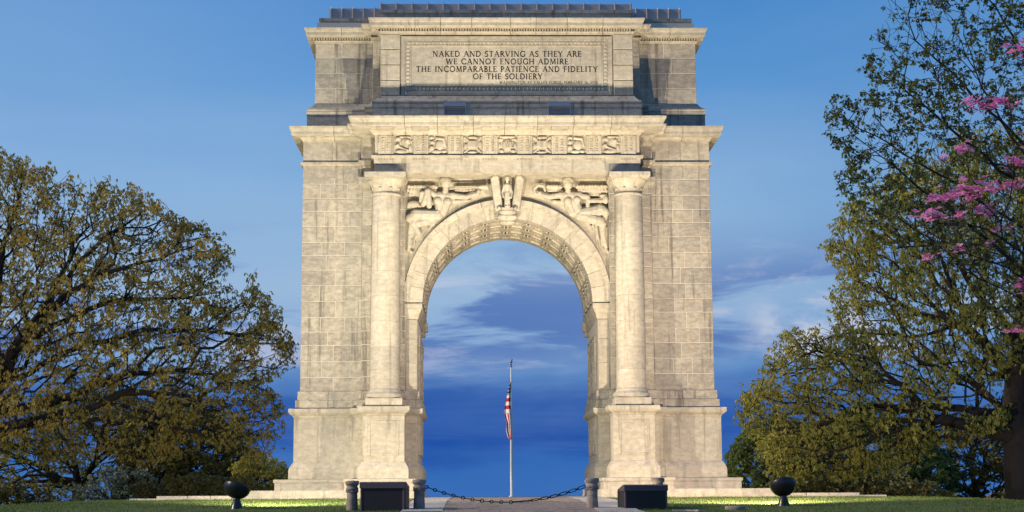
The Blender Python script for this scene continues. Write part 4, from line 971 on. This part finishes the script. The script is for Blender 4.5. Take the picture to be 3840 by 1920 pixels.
# ------------------------------------------------------------------ trees
def inside(poly, p):
    x, z = p[:, 0], p[:, 1]; c = np.zeros(len(p), bool); n = len(poly)
    for i in range(n):
        x0, z0 = poly[i]; x1, z1 = poly[(i + 1) % n]
        k = ((z0 > z) != (z1 > z)); xx = (x1 - x0) * (z - z0) / ((z1 - z0) if z1 != z0 else 1e-9) + x0; c ^= k & (x < xx)
    return c
def edge_dist(poly, p):
    d = np.full(len(p), 1e9); n = len(poly); P = np.array(poly, float)
    for i in range(n):
        a, b = P[i], P[(i + 1) % n]; ab = b - a; t = np.clip(((p - a) @ ab) / (ab @ ab), 0, 1); d = np.minimum(d, np.linalg.norm(p - (a + t[:, None] * ab), axis=1))
    return d
def crown_points(rg, poly, yc, hd, n, clumps=None):
    P = np.array(poly, float); lo, hi = P.min(0), P.max(0); out_ = []
    while sum(len(q) for q in out_) < n:
        q = rg.uniform(lo, hi, (n * 3, 2)); q = q[inside(poly, q)]; out_.append(q)
    q = np.concatenate(out_)[:n]; d = edge_dist(poly, q); dm = max(d.max() * .8, .1)
    h = hd * np.sqrt(np.clip(1 - (1 - np.minimum(d / dm, 1)) ** 2, .03, 1))
    y = yc + rg.uniform(-1, 1, n) * h
    return np.stack([q[:, 0], y, q[:, 1]], 1)
def grow(rg, limbs, pts, bias=.45, step=.7, jit=.10, droop=.0):
    """join scattered points to the limbs, each to the node that is near and not far from the root"""
    node = []; par = []; path = []
    def add(p, k): node.append(np.array(p, float)); par.append(k); path.append(0 if k < 0 else path[k] + np.linalg.norm(node[-1] - node[k])); return len(node) - 1
    for lb in limbs:
        prev = -1
        if node:
            A_ = np.array(node); prev = int(np.argmin(np.linalg.norm(A_ - np.array(lb[0]), axis=1)))
        for a, b in zip(lb[:-1], lb[1:]):
            a, b = np.array(a, float), np.array(b, float); k = max(1, int(np.linalg.norm(b - a) / step))
            if prev < 0: prev = add(a, -1)
            for i in range(1, k + 1): prev = add(a + (b - a) * i / k + rg.normal(0, jit * .6, 3) * (i < k), prev)
    n0 = len(node); M_ = n0 + len(pts) * 6 + 10
    arr = np.zeros((M_, 3)); pth = np.zeros(M_); arr[:n0] = node; pth[:n0] = path; cnt = n0; pr = list(par)
    d0 = np.array([np.linalg.norm(arr[:n0] - p, axis=1).min() for p in pts]); order = np.argsort(d0 + rg.uniform(0, .6, len(pts)))
    for i in order:
        p = pts[i]; d = np.linalg.norm(arr[:cnt] - p, axis=1); k = int(np.argmin(d + bias * pth[:cnt])); L = d[k]
        s = max(1, min(5, int(L / step))); base = arr[k].copy(); prev = k; side = rg.normal(0, 1, 3); side *= .10 * L / (np.linalg.norm(side) + 1e-6)
        for q in range(1, s + 1):
            t = q / s; w = base + (p - base) * t + side * math.sin(math.pi * t) + rg.normal(0, jit * .5, 3) * (q < s); w[2] += droop * L * math.sin(math.pi * t)
            arr[cnt] = w; pth[cnt] = pth[prev] + np.linalg.norm(w - arr[prev]); pr.append(prev); prev = cnt; cnt += 1
    return arr[:cnt], np.array(pr)
def wood(arr, par, r_tip, expo, rmax, name, mat, parent, min_r=.0):
    n = len(arr); tips = np.zeros(n); ch = np.zeros(n, int)
    for i in range(n):
        if par[i] >= 0: ch[par[i]] += 1
    tips[ch == 0] = 1
    for i in range(n - 1, -1, -1):
        if par[i] >= 0: tips[par[i]] += tips[i]
    r = np.minimum(r_tip * np.maximum(tips, 1) ** expo, rmax)
    e = np.where(par >= 0)[0]; e = e[r[e] >= min_r]; a = arr[par[e]]; b = arr[e]; ra = np.minimum(r[par[e]], r[e] * 1.6); rb = r[e]
    V_ = []; F_ = []; base = 0
    for sides, sel in ((7, rb > .06), (4, (rb <= .06) & (rb > .02)), (3, rb <= .02)):
        A_, B_, RA, RB = a[sel], b[sel], ra[sel], rb[sel]; m_ = len(A_)
        if not m_: continue
        d = B_ - A_; d /= np.linalg.norm(d, axis=1)[:, None] + 1e-9
        ref = np.where(np.abs(d[:, 2:3]) > .9, [[1., 0, 0]], [[0, 0, 1.]]); u = np.cross(d, ref); u /= np.linalg.norm(u, axis=1)[:, None]; w = np.cross(d, u)
        B2 = B_ + d * (RB * .5)[:, None]
        t = np.arange(sides) * 2 * math.pi / sides; c, s = np.cos(t), np.sin(t)
        ringA = A_[:, None] + RA[:, None, None] * (u[:, None] * c[None, :, None] + w[:, None] * s[None, :, None])
        ringB = B2[:, None] + RB[:, None, None] * (u[:, None] * c[None, :, None] + w[:, None] * s[None, :, None])
        V_.append(np.concatenate([ringA, ringB], 1).reshape(-1, 3)); k = np.arange(sides); k2 = (k + 1) % sides
        fq = np.stack([k, k2, k2 + sides, k + sides], -1)[None] + (np.arange(m_) * 2 * sides)[:, None, None] + base
        F_.append(fq.reshape(-1, 4)); base += m_ * 2 * sides
    o = np_mesh(np.concatenate(V_), np.concatenate(F_), name, mat, parent, True)
    return o, r, tips
def np_mesh(V_, F_, name, mat, parent, smooth=False):
    me = bpy.data.meshes.new(name); k = F_.shape[1]; me.vertices.add(len(V_)); me.vertices.foreach_set('co', V_.astype(np.float32).ravel())
    me.loops.add(F_.size); me.loops.foreach_set('vertex_index', F_.astype(np.int32).ravel())
    me.polygons.add(len(F_)); me.polygons.foreach_set('loop_start', np.arange(0, F_.size, k, dtype=np.int32))
    if smooth: me.polygons.foreach_set('use_smooth', np.ones(len(F_), bool))
    me.update(calc_edges=True); me.materials.append(mat)
    o = bpy.data.objects.new(name, me); place(o, parent); return o
def leaf_quads(rg, cen, ln, wd, down, spread):
    """diamond leaves; cen (n,3) base points; direction mixes a sideways throw with a droop"""
    n = len(cen); a = rg.uniform(0, 2 * math.pi, n); h = rg.uniform(.3, 1, n) * spread
    d = np.stack([np.cos(a) * h, np.sin(a) * h, -down * rg.uniform(.6, 1.2, n) + rg.normal(0, .25, n)], 1); d /= np.linalg.norm(d, axis=1)[:, None]
    s = np.cross(d, rg.normal(0, 1, (n, 3))); s /= np.linalg.norm(s, axis=1)[:, None] + 1e-9
    L = ln * rg.uniform(.45, 1.0, n)[:, None] ** 1.2 * 1.35; W = wd * rg.uniform(.5, 1.35, n)[:, None]
    nrm = np.cross(d, s); m_ = cen + d * L * .55 + nrm * L * .08
    V_ = np.stack([cen, m_ + s * W, cen + d * L, m_ - s * W], 1).reshape(-1, 3)
    return V_, np.arange(n * 4).reshape(n, 4)
def foliage(rg, arr, par, r, thr, per, whorl, ln, wd, down, spread, scat, name, mat, parent, keep=None):
    e = np.where((par >= 0) & (r <= thr))[0]; a, b = arr[par[e]], arr[e]
    t = rg.uniform(0.15, 1.05, (len(e), per, 1)); c = (a[:, None] + (b - a)[:, None] * t).reshape(-1, 3) + rg.normal(0, scat, (len(e) * per, 3))
    if keep is not None: c = c[keep(c, rg)]
    c = np.repeat(c, whorl, 0) + rg.normal(0, .02, (len(c) * whorl, 3))
    V_, F_ = leaf_quads(rg, c, ln, wd, down, spread)
    return np_mesh(V_, F_, name, mat, parent)
def tree(seed, name, label, limbs, poly, yc, hd, n, lf, r_tip=.012, expo=.5, rmax=.6, bark=BARK, bias=.45, step=.7, group=None, jit=.10, gaps=None):
    rg = np.random.default_rng(seed); pts = crown_points(rg, poly, yc, hd, n)
    if gaps is not None: pts = pts[gaps(pts, rg)]
    arr, par = grow(rg, limbs, pts, bias, step, jit)
    T = thing(name, label, 'tree', tuple(limbs[0][0]), group)
    tr_, r, tips = wood(arr, par, r_tip, expo, rmax, 'trunk', bark, T)
    foliage(rg, arr, par, r, lf.get('thr', .03), lf['per'], lf['whorl'], lf['ln'], lf['wd'], lf['down'], lf['spread'], lf['scat'], 'crown', lf['mat'], T, lf.get('keep'))
    return T, arr, par, r, rg
def clumpy(scale, thr, seed):                 # leave gaps: drop leaves where a smooth random field is low
    rg_ = np.random.default_rng(seed); K = rg_.normal(0, 1, (14, 3)) / scale; ph = rg_.uniform(0, 6.28, 14)
    def k(c, rg): return (np.sin(c @ K.T + ph).sum(1) / 3.7 + rg.normal(0, .25, len(c))) > thr
    return k
OAKLEAF = dict(per=7, whorl=6, ln=.185, wd=.033, down=.95, spread=.75, scat=.16, mat=L_OAK, thr=.021, keep=clumpy(.75, -.45, 5))
yL = 14.0
def pl_(pts, y0, y1=None):
    y1 = y0 if y1 is None else y1; n = len(pts); return [(x, y0 + (y1 - y0) * i / max(n - 1, 1), z) for i, (x, z) in enumerate(pts)]
# the big oak on the left: trunk just outside the picture, limbs fanning to the right
limbs = [pl_([(-25.2, -.6), (-25.0, 1.2), (-24.4, 2.6), (-23.4, 4.6), (-22.4, 6.6), (-21.2, 8.3), (-20.2, 10.4), (-19.5, 11.8)], yL),
    pl_([(-24.4, 2.6), (-22.9, 2.5), (-21.8, 3.2), (-19.6, 3.6), (-17.5, 4.2)], yL, yL - 2.5), pl_([(-23.6, 4.0), (-21.0, 4.2), (-19.2, 4.8), (-17.0, 5.7), (-15.8, 5.6), (-13.9, 5.0)], yL, yL - 1),
    pl_([(-24.2, 2.9), (-21.7, 3.4), (-18.7, 4.0), (-17.0, 4.7), (-14.5, 4.6), (-13.4, 4.1), (-12.6, 2.9), (-12.2, 1.6)], yL, yL - 4),
    pl_([(-22.0, 7.2), (-19.3, 8.6), (-17.5, 9.2), (-14.7, 9.3), (-12.6, 8.6)], yL, yL + 1.5), pl_([(-21.4, 8.2), (-18.4, 10.2), (-16.4, 10.6), (-14.0, 11.2)], yL, yL - 2),
    pl_([(-23.0, 5.4), (-23.4, 8), (-23.2, 11), (-22.6, 14), (-22.4, 15.6)], yL, yL + 1), pl_([(-20.6, 9.6), (-18.6, 12.2), (-17.2, 13.4)], yL, yL + 2),
    pl_([(-23.0, 5.2), (-19.4, 6.8), (-16.4, 7.6), (-13.4, 7.5), (-10.6, 7.1)], yL, yL - 1.5), pl_([(-24.6, 2.2), (-27, 5), (-29, 9)], yL), pl_([(-23.6, 8), (-26, 12), (-27, 14)], yL)]
poly = [(-29, 13), (-26, 16), (-23.2, 16.2), (-21.4, 15.5), (-19.5, 14.8), (-18.2, 14.7), (-16.3, 14.1), (-14.7, 12.9), (-13.3, 12.3), (-12.3, 11.3), (-12.9, 9.9), (-11.9, 9.4), (-11.3, 10.6), (-10.3, 8.9), (-9.5, 7.0), (-9.4, 6.2), (-10.4, 5.2), (-9.9, 4.0), (-10.2, 2.4), (-11.2, 1.5), (-12.4, 1.9), (-13.2, 2.9), (-14.8, 2.0), (-16.5, 1.6), (-18, 2.4), (-20.5, 1.7), (-23, 2.2), (-29, 3.5)]
tree(1, 'oak_tree', 'large spreading oak with golden drooping spring leaves left of the arch', limbs, poly, yL, 5.5, 5400, dict(OAKLEAF, keep=clumpy(.62, -.28, 5)), .010, .555, .75, BARK, .42, .75)
# smaller trees behind it
SML = dict(per=3, whorl=7, ln=.22, wd=.05, down=.5, spread=1, scat=.12, mat=L_DARK, thr=.02)
tree(2, 'background_tree', 'dark multi-stemmed tree behind the left oak, near the left edge', [pl_([(-21.9, -1.2), (-21.9, .8), (-22.2, 2.2), (-22.9, 4.4)], 25), pl_([(-21.9, .3), (-21.0, 2.0), (-20.6, 4.5)], 25), pl_([(-21.9, .5), (-23.6, 1.6), (-26, 2.5)], 25)],
    [(-28, 5.2), (-24, 5.6), (-20.5, 5.8), (-18.6, 4.9), (-18.8, 3), (-19.6, 1.2), (-22, .6), (-25, -.2), (-28, -.2)], 25, 3, 900, dict(SML, mat=L_OAK2), .016, .5, .35, group='trees behind the left oak')
tree(3, 'background_tree', 'dense dark tree behind the left oak, right of the white-flowering shrub', [pl_([(-20.2, -.9), (-20.1, .6), (-19.4, 1.7), (-18.4, 3.0), (-17.6, 4.3)], 26), pl_([(-19.6, 1.5), (-17.4, 1.7), (-15.5, 2.1)], 26), pl_([(-18.6, 2.8), (-16.4, 3.4), (-14.8, 3.2)], 26)],
    [(-19.6, 4.4), (-18, 5.4), (-16, 5.2), (-14.7, 4.4), (-13.4, 3.2), (-12.7, 1.8), (-12.6, .3), (-19.4, .2), (-20, 2)], 26, 3, 1500, dict(SML, per=4), .015, .5, .3, group='trees behind the left oak')
tree(4, 'background_tree', 'small loose tree at the left foot of the arch', [pl_([(-12.2, -.3), (-12.3, .6), (-12.1, 1.6)], 22), pl_([(-12.2, .3), (-11.4, 1.0), (-10.9, 1.5)], 22)],
    [(-13.4, 1.6), (-12.6, 2.3), (-11.6, 2.2), (-10.9, 1.6), (-10.4, .9), (-10.6, .2), (-13.6, .2)], 22, 1.2, 260, dict(SML, ln=.2, wd=.05, mat=L_OAK2), .012, .5, .1, group='trees behind the left oak')
def shrub(seed, label, poly, yc, hd, n, lf, group=None, name='shrub'):
    P = np.array(poly); b = (float(P[:, 0].mean()), yc, float(hz(P[:, 0].mean(), yc)) - .05); rg = np.random.default_rng(seed)
    lim = [[b, (b[0] + dx, yc, b[2] + .5 + .3 * abs(dx))] for dx in (-.7, 0, .8)]
    pts = crown_points(rg, poly, yc, hd, n); arr, par = grow(rg, lim, pts, .4, .5, .06)
    T = thing(name, label, 'shrub', b, group); _, r, _ = wood(arr, par, .010, .45, .1, 'stems', BARK, T)
    foliage(rg, arr, par, r, .05, lf['per'], lf['whorl'], lf['ln'], lf['wd'], lf['down'], lf['spread'], lf['scat'], 'foliage', lf['mat'], T)
shrub(5, 'pale white-flowering shrub under the left trees', [(-22.3, .3), (-20.6, .9), (-19.3, 1.6), (-17.6, 1.7), (-16.6, .9), (-16, .1), (-17, -.6), (-22, -.9)], 20, 1.3, 330, dict(per=3, whorl=5, ln=.15, wd=.06, down=.1, spread=1, scat=.1, mat=L_PALE), 'low planting along the left lawn')
shrub(6, 'low dark hedge-like shrub at the far left edge of the lawn', [(-27, 1.2), (-24, 1.0), (-22, .6), (-21, -.3), (-21.5, -1.3), (-27, -1.6)], 19, 1.3, 420, dict(per=3, whorl=5, ln=.18, wd=.06, down=.3, spread=1, scat=.1, mat=L_DARK), 'low planting along the left lawn')
shrub(7, 'low leafy dark shrub behind the left terrace kerb', [(-17.6, .6), (-15, 1.2), (-12.6, 1.0), (-11.2, .8), (-10.9, -.1), (-17, -.5)], 17, 1.2, 520, dict(per=3, whorl=5, ln=.18, wd=.06, down=.3, spread=1, scat=.1, mat=L_DARK), 'low planting along the left lawn')

# the big oak on the right: trunk at the edge of the picture
yR = 10.0
limbs = [pl_([(22.35, -1.0), (22.3, 1.0), (22.35, 2.6), (22.4, 5), (22.8, 8), (23.2, 11), (23, 13.5)], yR),
    pl_([(22.3, 2.6), (20.3, 2.9), (18.8, 3.2), (17.4, 3.0)], yR, yR - 2), pl_([(22.3, 3.3), (20.6, 3.6), (18.1, 3.9), (16.8, 3.75), (15.8, 3.85), (13.9, 3.1), (12.1, 2.6)], yR, yR - 1.5),
    pl_([(22.4, 4.6), (21.5, 6.2), (20.4, 7.4), (19.7, 7.7), (18.5, 8.0), (17.6, 8.6), (16.6, 9.2)], yR, yR + 1.5), pl_([(22.4, 4.9), (20.3, 5.2), (19.4, 4.85), (18.8, 4.3), (17, 4.6), (14.6, 5.4)], yR, yR - 3),
    pl_([(22.6, 6.6), (20.5, 9.2), (19.8, 10.4), (18.6, 12.4)], yR, yR - 1), pl_([(20.4, 7.4), (18, 6.9), (15.6, 7.2), (13, 6.6)], yR, yR + 2), pl_([(23, 9.4), (21.6, 12.4), (20.8, 14.4)], yR, yR + 2), pl_([(17.4, 3.0), (15, 2.2), (13, 1.6), (11.6, 1.6)], yR - 2, yR - 3.5)]
poly = [(25, 15.5), (22, 16.2), (20, 15.9), (17.6, 14.6), (15.7, 13.2), (14.5, 11.7), (14.2, 10.6), (14.9, 9.6), (14.4, 8.7), (14.6, 7.6), (13.6, 7.2), (12.2, 7.2), (11.8, 6.2), (11.0, 5.0), (10.2, 4.2), (10.2, 3.3), (11.0, 2.4), (10.9, 1.4), (12.4, .9), (14.6, .8), (17.2, 1.0), (18.2, 2.0), (20.4, 2.3), (21.6, 3.0), (25, 4)]
def gapR(c, rg): return ~((c[:, 0] > 19.2) & (c[:, 2] > 3.9) & (c[:, 2] < 5.0) & (rg.uniform(size=len(c)) < .75))
tree(11, 'oak_tree', 'large oak with olive drooping spring leaves and trunk at the right edge', limbs, poly, yR, 5.0, 4600, dict(OAKLEAF, mat=L_OAK2, ln=.185, keep=clumpy(.62, -.28, 15)), .010, .555, .62, BARK, .42, .75, gaps=gapR)
tree(12, 'background_tree', 'bright green rounded tree beyond the right terrace kerb', [pl_([(20.6, -1.5), (20.5, .8), (20.4, 2.6)], 30), pl_([(20.5, .4), (22.2, 2), (23, 3.2)], 30), pl_([(20.5, .3), (18.6, 1.8), (18, 3)], 30)],
    [(16.4, .2), (16.2, 2.8), (18, 4.1), (20.5, 4.7), (23.4, 4.3), (24.8, 3), (25.4, 1), (25.2, -.6), (17, -.4)], 30, 3.5, 1300, dict(SML, mat=L_GREEN, ln=.26, wd=.065, per=4), .016, .5, .3, group='trees behind the right oak')
tree(13, 'background_tree', 'soft green tree just right of the arch base', [pl_([(15, -1), (15, .6), (14.8, 2.4)], 28), pl_([(15, .2), (13.6, 1.2), (12.7, 2)], 28)],
    [(12.2, 1.6), (12.8, 2.8), (13.6, 3.7), (15.4, 4.4), (17, 3.6), (17.4, 1.6), (17, -.2), (12.6, .1)], 28, 2.5, 900, dict(SML, mat=L_GREEN, ln=.22, wd=.05, per=4), .014, .5, .22, group='trees behind the right oak')
tree(14, 'background_tree', 'layered open tree with thin stems beside the right trunk', [pl_([(27.6, -2.2), (27.5, -.4), (27.0, 1.2), (27.4, 2.8)], 32), pl_([(27.5, -.4), (26.2, .6), (25.6, 1.2)], 32), pl_([(27.2, .8), (28.6, 1.8), (30, 2.4)], 32)],
    [(24.9, -.4), (25.2, 2.2), (26.4, 4.4), (28.6, 5.0), (31, 4.6), (32, 1), (30, -.8)], 32, 2.2, 800, dict(SML, mat=L_DARK, ln=.3, wd=.06, down=.1, scat=.1), .016, .5, .16, group='trees behind the right oak')
shrub(15, 'dark shrub on the lawn crest beside the right trunk', [(25.6, -1.4), (26.2, -.2), (28, .3), (31, .4), (31, -2.4)], 26, 1.2, 300, dict(per=3, whorl=5, ln=.2, wd=.07, down=.3, spread=1, scat=.1, mat=L_DARK), 'low planting behind the right terrace')
shrub(16, 'low green shrub behind the right terrace kerb', [(12.2, .2), (13, 1.0), (15, 1.2), (18, 1.0), (20.4, .6), (22, -.4), (21, -.9), (12.4, -.2)], 17, 1.3, 620, dict(per=3, whorl=5, ln=.2, wd=.06, down=.3, spread=1, scat=.1, mat=L_DARK), 'low planting behind the right terrace')

# maple whose branches reach in from the upper right
yM = -25.0
limbs = [pl_([(13.6, -1.6), (13.5, 1.4), (13.3, 3.2), (13.0, 5.2), (12.8, 8), (12.4, 11)], yM), pl_([(13.4, 3.2), (11.4, 4.5), (9.9, 5.7), (8.3, 6.9), (7.0, 7.9)], yM, yM - .8),
    pl_([(13.3, 3.8), (11.2, 5.8), (9.4, 7.1), (7.9, 8.1), (6.9, 8.7)], yM, yM + .6), pl_([(13.2, 4.2), (11.0, 6.8), (9.3, 8.2), (8.1, 9.2), (7.5, 9.6)], yM, yM - .4), pl_([(13.0, 5.0), (11.4, 7.6), (10.0, 9.3), (8.7, 10.8)], yM, yM + .9),
    pl_([(12.9, 6.4), (11.6, 9.2), (10.6, 11)], yM), pl_([(13.3, 3.6), (11.9, 6.4), (11.0, 8.2), (10.4, 9.8), (9.8, 11.4)], yM, yM + 1.4), pl_([(13.4, 3.0), (11.2, 4.0), (9.4, 4.9), (7.6, 6.2)], yM, yM - 1.2)]
poly = [(8.1, 11.6), (8.0, 10.9), (7.5, 9.6), (7.7, 9.0), (6.75, 8.95), (6.6, 8.2), (7.0, 7.6), (6.75, 7.1), (7.2, 6.3), (8.0, 5.6), (9.6, 5.1), (11.4, 4.6), (13.2, 5.4), (13.6, 9), (12.4, 12)]
tree(21, 'maple_tree', 'fine-twigged maple with small young leaves reaching in at top right', limbs, poly, yM, 1.7, 3200, dict(per=3, whorl=5, ln=.085, wd=.026, down=.6, spread=1, scat=.04, mat=L_MAPLE, thr=.0075, keep=clumpy(.5, -.35, 9)), .0042, .42, .30, BARK2, .35, .35, jit=.05)

# pink dogwood nearest the viewer, at the right edge
yD = -40.0
limbs = [pl_([(7.6, -1.6), (7.5, .4), (7.35, 1.4), (7.2, 2.6), (6.9, 4.2), (6.7, 5.4)], yD), pl_([(7.3, 1.9), (6.4, 2.6), (5.8, 3.0), (5.2, 3.4), (4.5, 3.55)], yD, yD - .3), pl_([(7.2, 2.4), (6.2, 3.2), (5.7, 3.6), (5.0, 3.8)], yD, yD + .3),
    pl_([(7.35, 1.6), (6.2, 2.3), (5.4, 2.9), (4.7, 3.1)], yD, yD - .5), pl_([(7.0, 3.4), (6.1, 4.2), (5.2, 4.4)], yD, yD + .2), pl_([(6.9, 4.0), (5.9, 4.8), (5.3, 5.0)], yD, yD - .2), pl_([(6.8, 4.8), (5.9, 5.6)], yD), pl_([(7.4, 1.2), (6.2, 1.9), (5.7, 2.1)], yD, yD - .3)]
poly = [(4.65, 3.62), (4.5, 3.2), (4.9, 2.85), (5.6, 2.0), (7, 1.6), (8, 2.6), (8, 5), (7, 6.2), (5.75, 5.9), (5.8, 5.2), (5.35, 5.0), (5.5, 4.5), (5.1, 4.5), (5.3, 4.05), (4.8, 3.9)]
T, arr, par, r, rg = tree(22, 'pink_dogwood_tree', 'dogwood with pink blossom sprays reaching in at the right edge', limbs, poly, yD, .9, 700, dict(per=1, whorl=5, ln=.07, wd=.022, down=.3, spread=1, scat=.03, mat=L_DOG, thr=.006, keep=clumpy(.4, -.1, 3)), .0042, .42, .12, BARK2, .4, .22, jit=.03)
sprays = [(5.85, 5.82, .22, .12, 26), (5.35, 5.08, .3, .07, 26), (5.3, 5.0, .14, .05, 8), (5.07, 4.5, .10, .06, 8), (5.72, 4.3, .14, .1, 14), (4.78, 3.86, .20, .05, 20), (5.15, 3.95, .22, .06, 24), (5.6, 4.0, .25, .07, 26), (5.25, 3.68, .2, .08, 14), (4.55, 3.62, .17, .06, 18), (4.95, 3.62, .09, .05, 6), (4.55, 3.09, .08, .04, 5), (4.9, 3.17, .1, .04, 6), (5.3, 3.22, .08, .04, 4), (5.7, 2.72, .08, .1, 9), (5.6, 2.14, .14, .05, 7), (5.5, 3.45, .1, .05, 4), (4.75, 4.32, .06, .03, 3), (6.2, 4.6, .3, .2, 20), (6.4, 3.4, .3, .2, 20)]
V_ = []; F_ = []; n = 0
for (sx, sz, rx, rz, k) in sprays:
    for _ in range(int(k * 1.4)):
        c = np.array([sx + rg.normal(0, rx * .55), yD + rg.normal(0, .12), sz + rg.normal(0, rz * .55)])
        up_ = np.array([rg.normal(0, .45), rg.normal(-.35, .4), 1]); up_ /= np.linalg.norm(up_); u = np.cross(up_, [.3, 1, .1]); u /= np.linalg.norm(u); w = np.cross(up_, u); s = rg.uniform(.05, .07)
        for q in range(4):
            a = q * math.pi / 2 + .3; d = u * math.cos(a) + w * math.sin(a); e = -u * math.sin(a) + w * math.cos(a)
            V_ += [c, c + d * s * .6 + e * s * .45 + up_ * .006, c + d * s * 1.05 + up_ * .012, c + d * s * .6 - e * s * .45 + up_ * .006]; F_.append((n, n + 1, n + 2, n + 3)); n += 4
np_mesh(np.array(V_), np.array(F_), 'blossoms', PINK, T)

# ------------------------------------------------------------------ grass
rg = np.random.default_rng(77)
def blades(n, x0, x1, y0, y1, hmin, hmax, wd):
    x = rg.uniform(x0, x1, n); y = rg.uniform(y0, y1, n); k = (np.abs(x) > 3.3) | ((y < -17) & (np.abs(x) > 2.15)); k &= ~((np.abs(x) < 14) & (y > -2.9))
    x, y = x[k], y[k]; z = hz(x, y) - .01; n = len(x); h = rg.uniform(hmin, hmax, n) * (1 + .4 * np.sin(x * 1.7 + y * .9) * np.sin(y * 2.3 - x))
    a = rg.uniform(0, 6.28, n); lx, ly = rg.normal(0, .35, n) * h, rg.normal(0, .35, n) * h; dx, dy = np.cos(a) * wd, np.sin(a) * wd
    return np.stack([np.stack([x - dx, y - dy, z], 1), np.stack([x + dx, y + dy, z], 1), np.stack([x + lx, y + ly, z + h], 1)], 1).reshape(-1, 3)
Vg = np.concatenate([blades(150000, -16, 16, -27, -2.5, .03, .075, .008), blades(40000, -30, -13, -24, 18, .03, .075, .011), blades(40000, 13, 30, -24, 18, .03, .075, .011), blades(2500, -16, 16, -26, -17, .1, .17, .006)])
o = np_mesh(Vg, np.arange(len(Vg)).reshape(-1, 3), 'grass', GRASSM, None); o['kind'] = 'stuff'; o['label'] = 'short green lawn grass'; o['category'] = 'grass'

for o in list(bpy.data.objects):
    if '_b' in o: del o['_b']
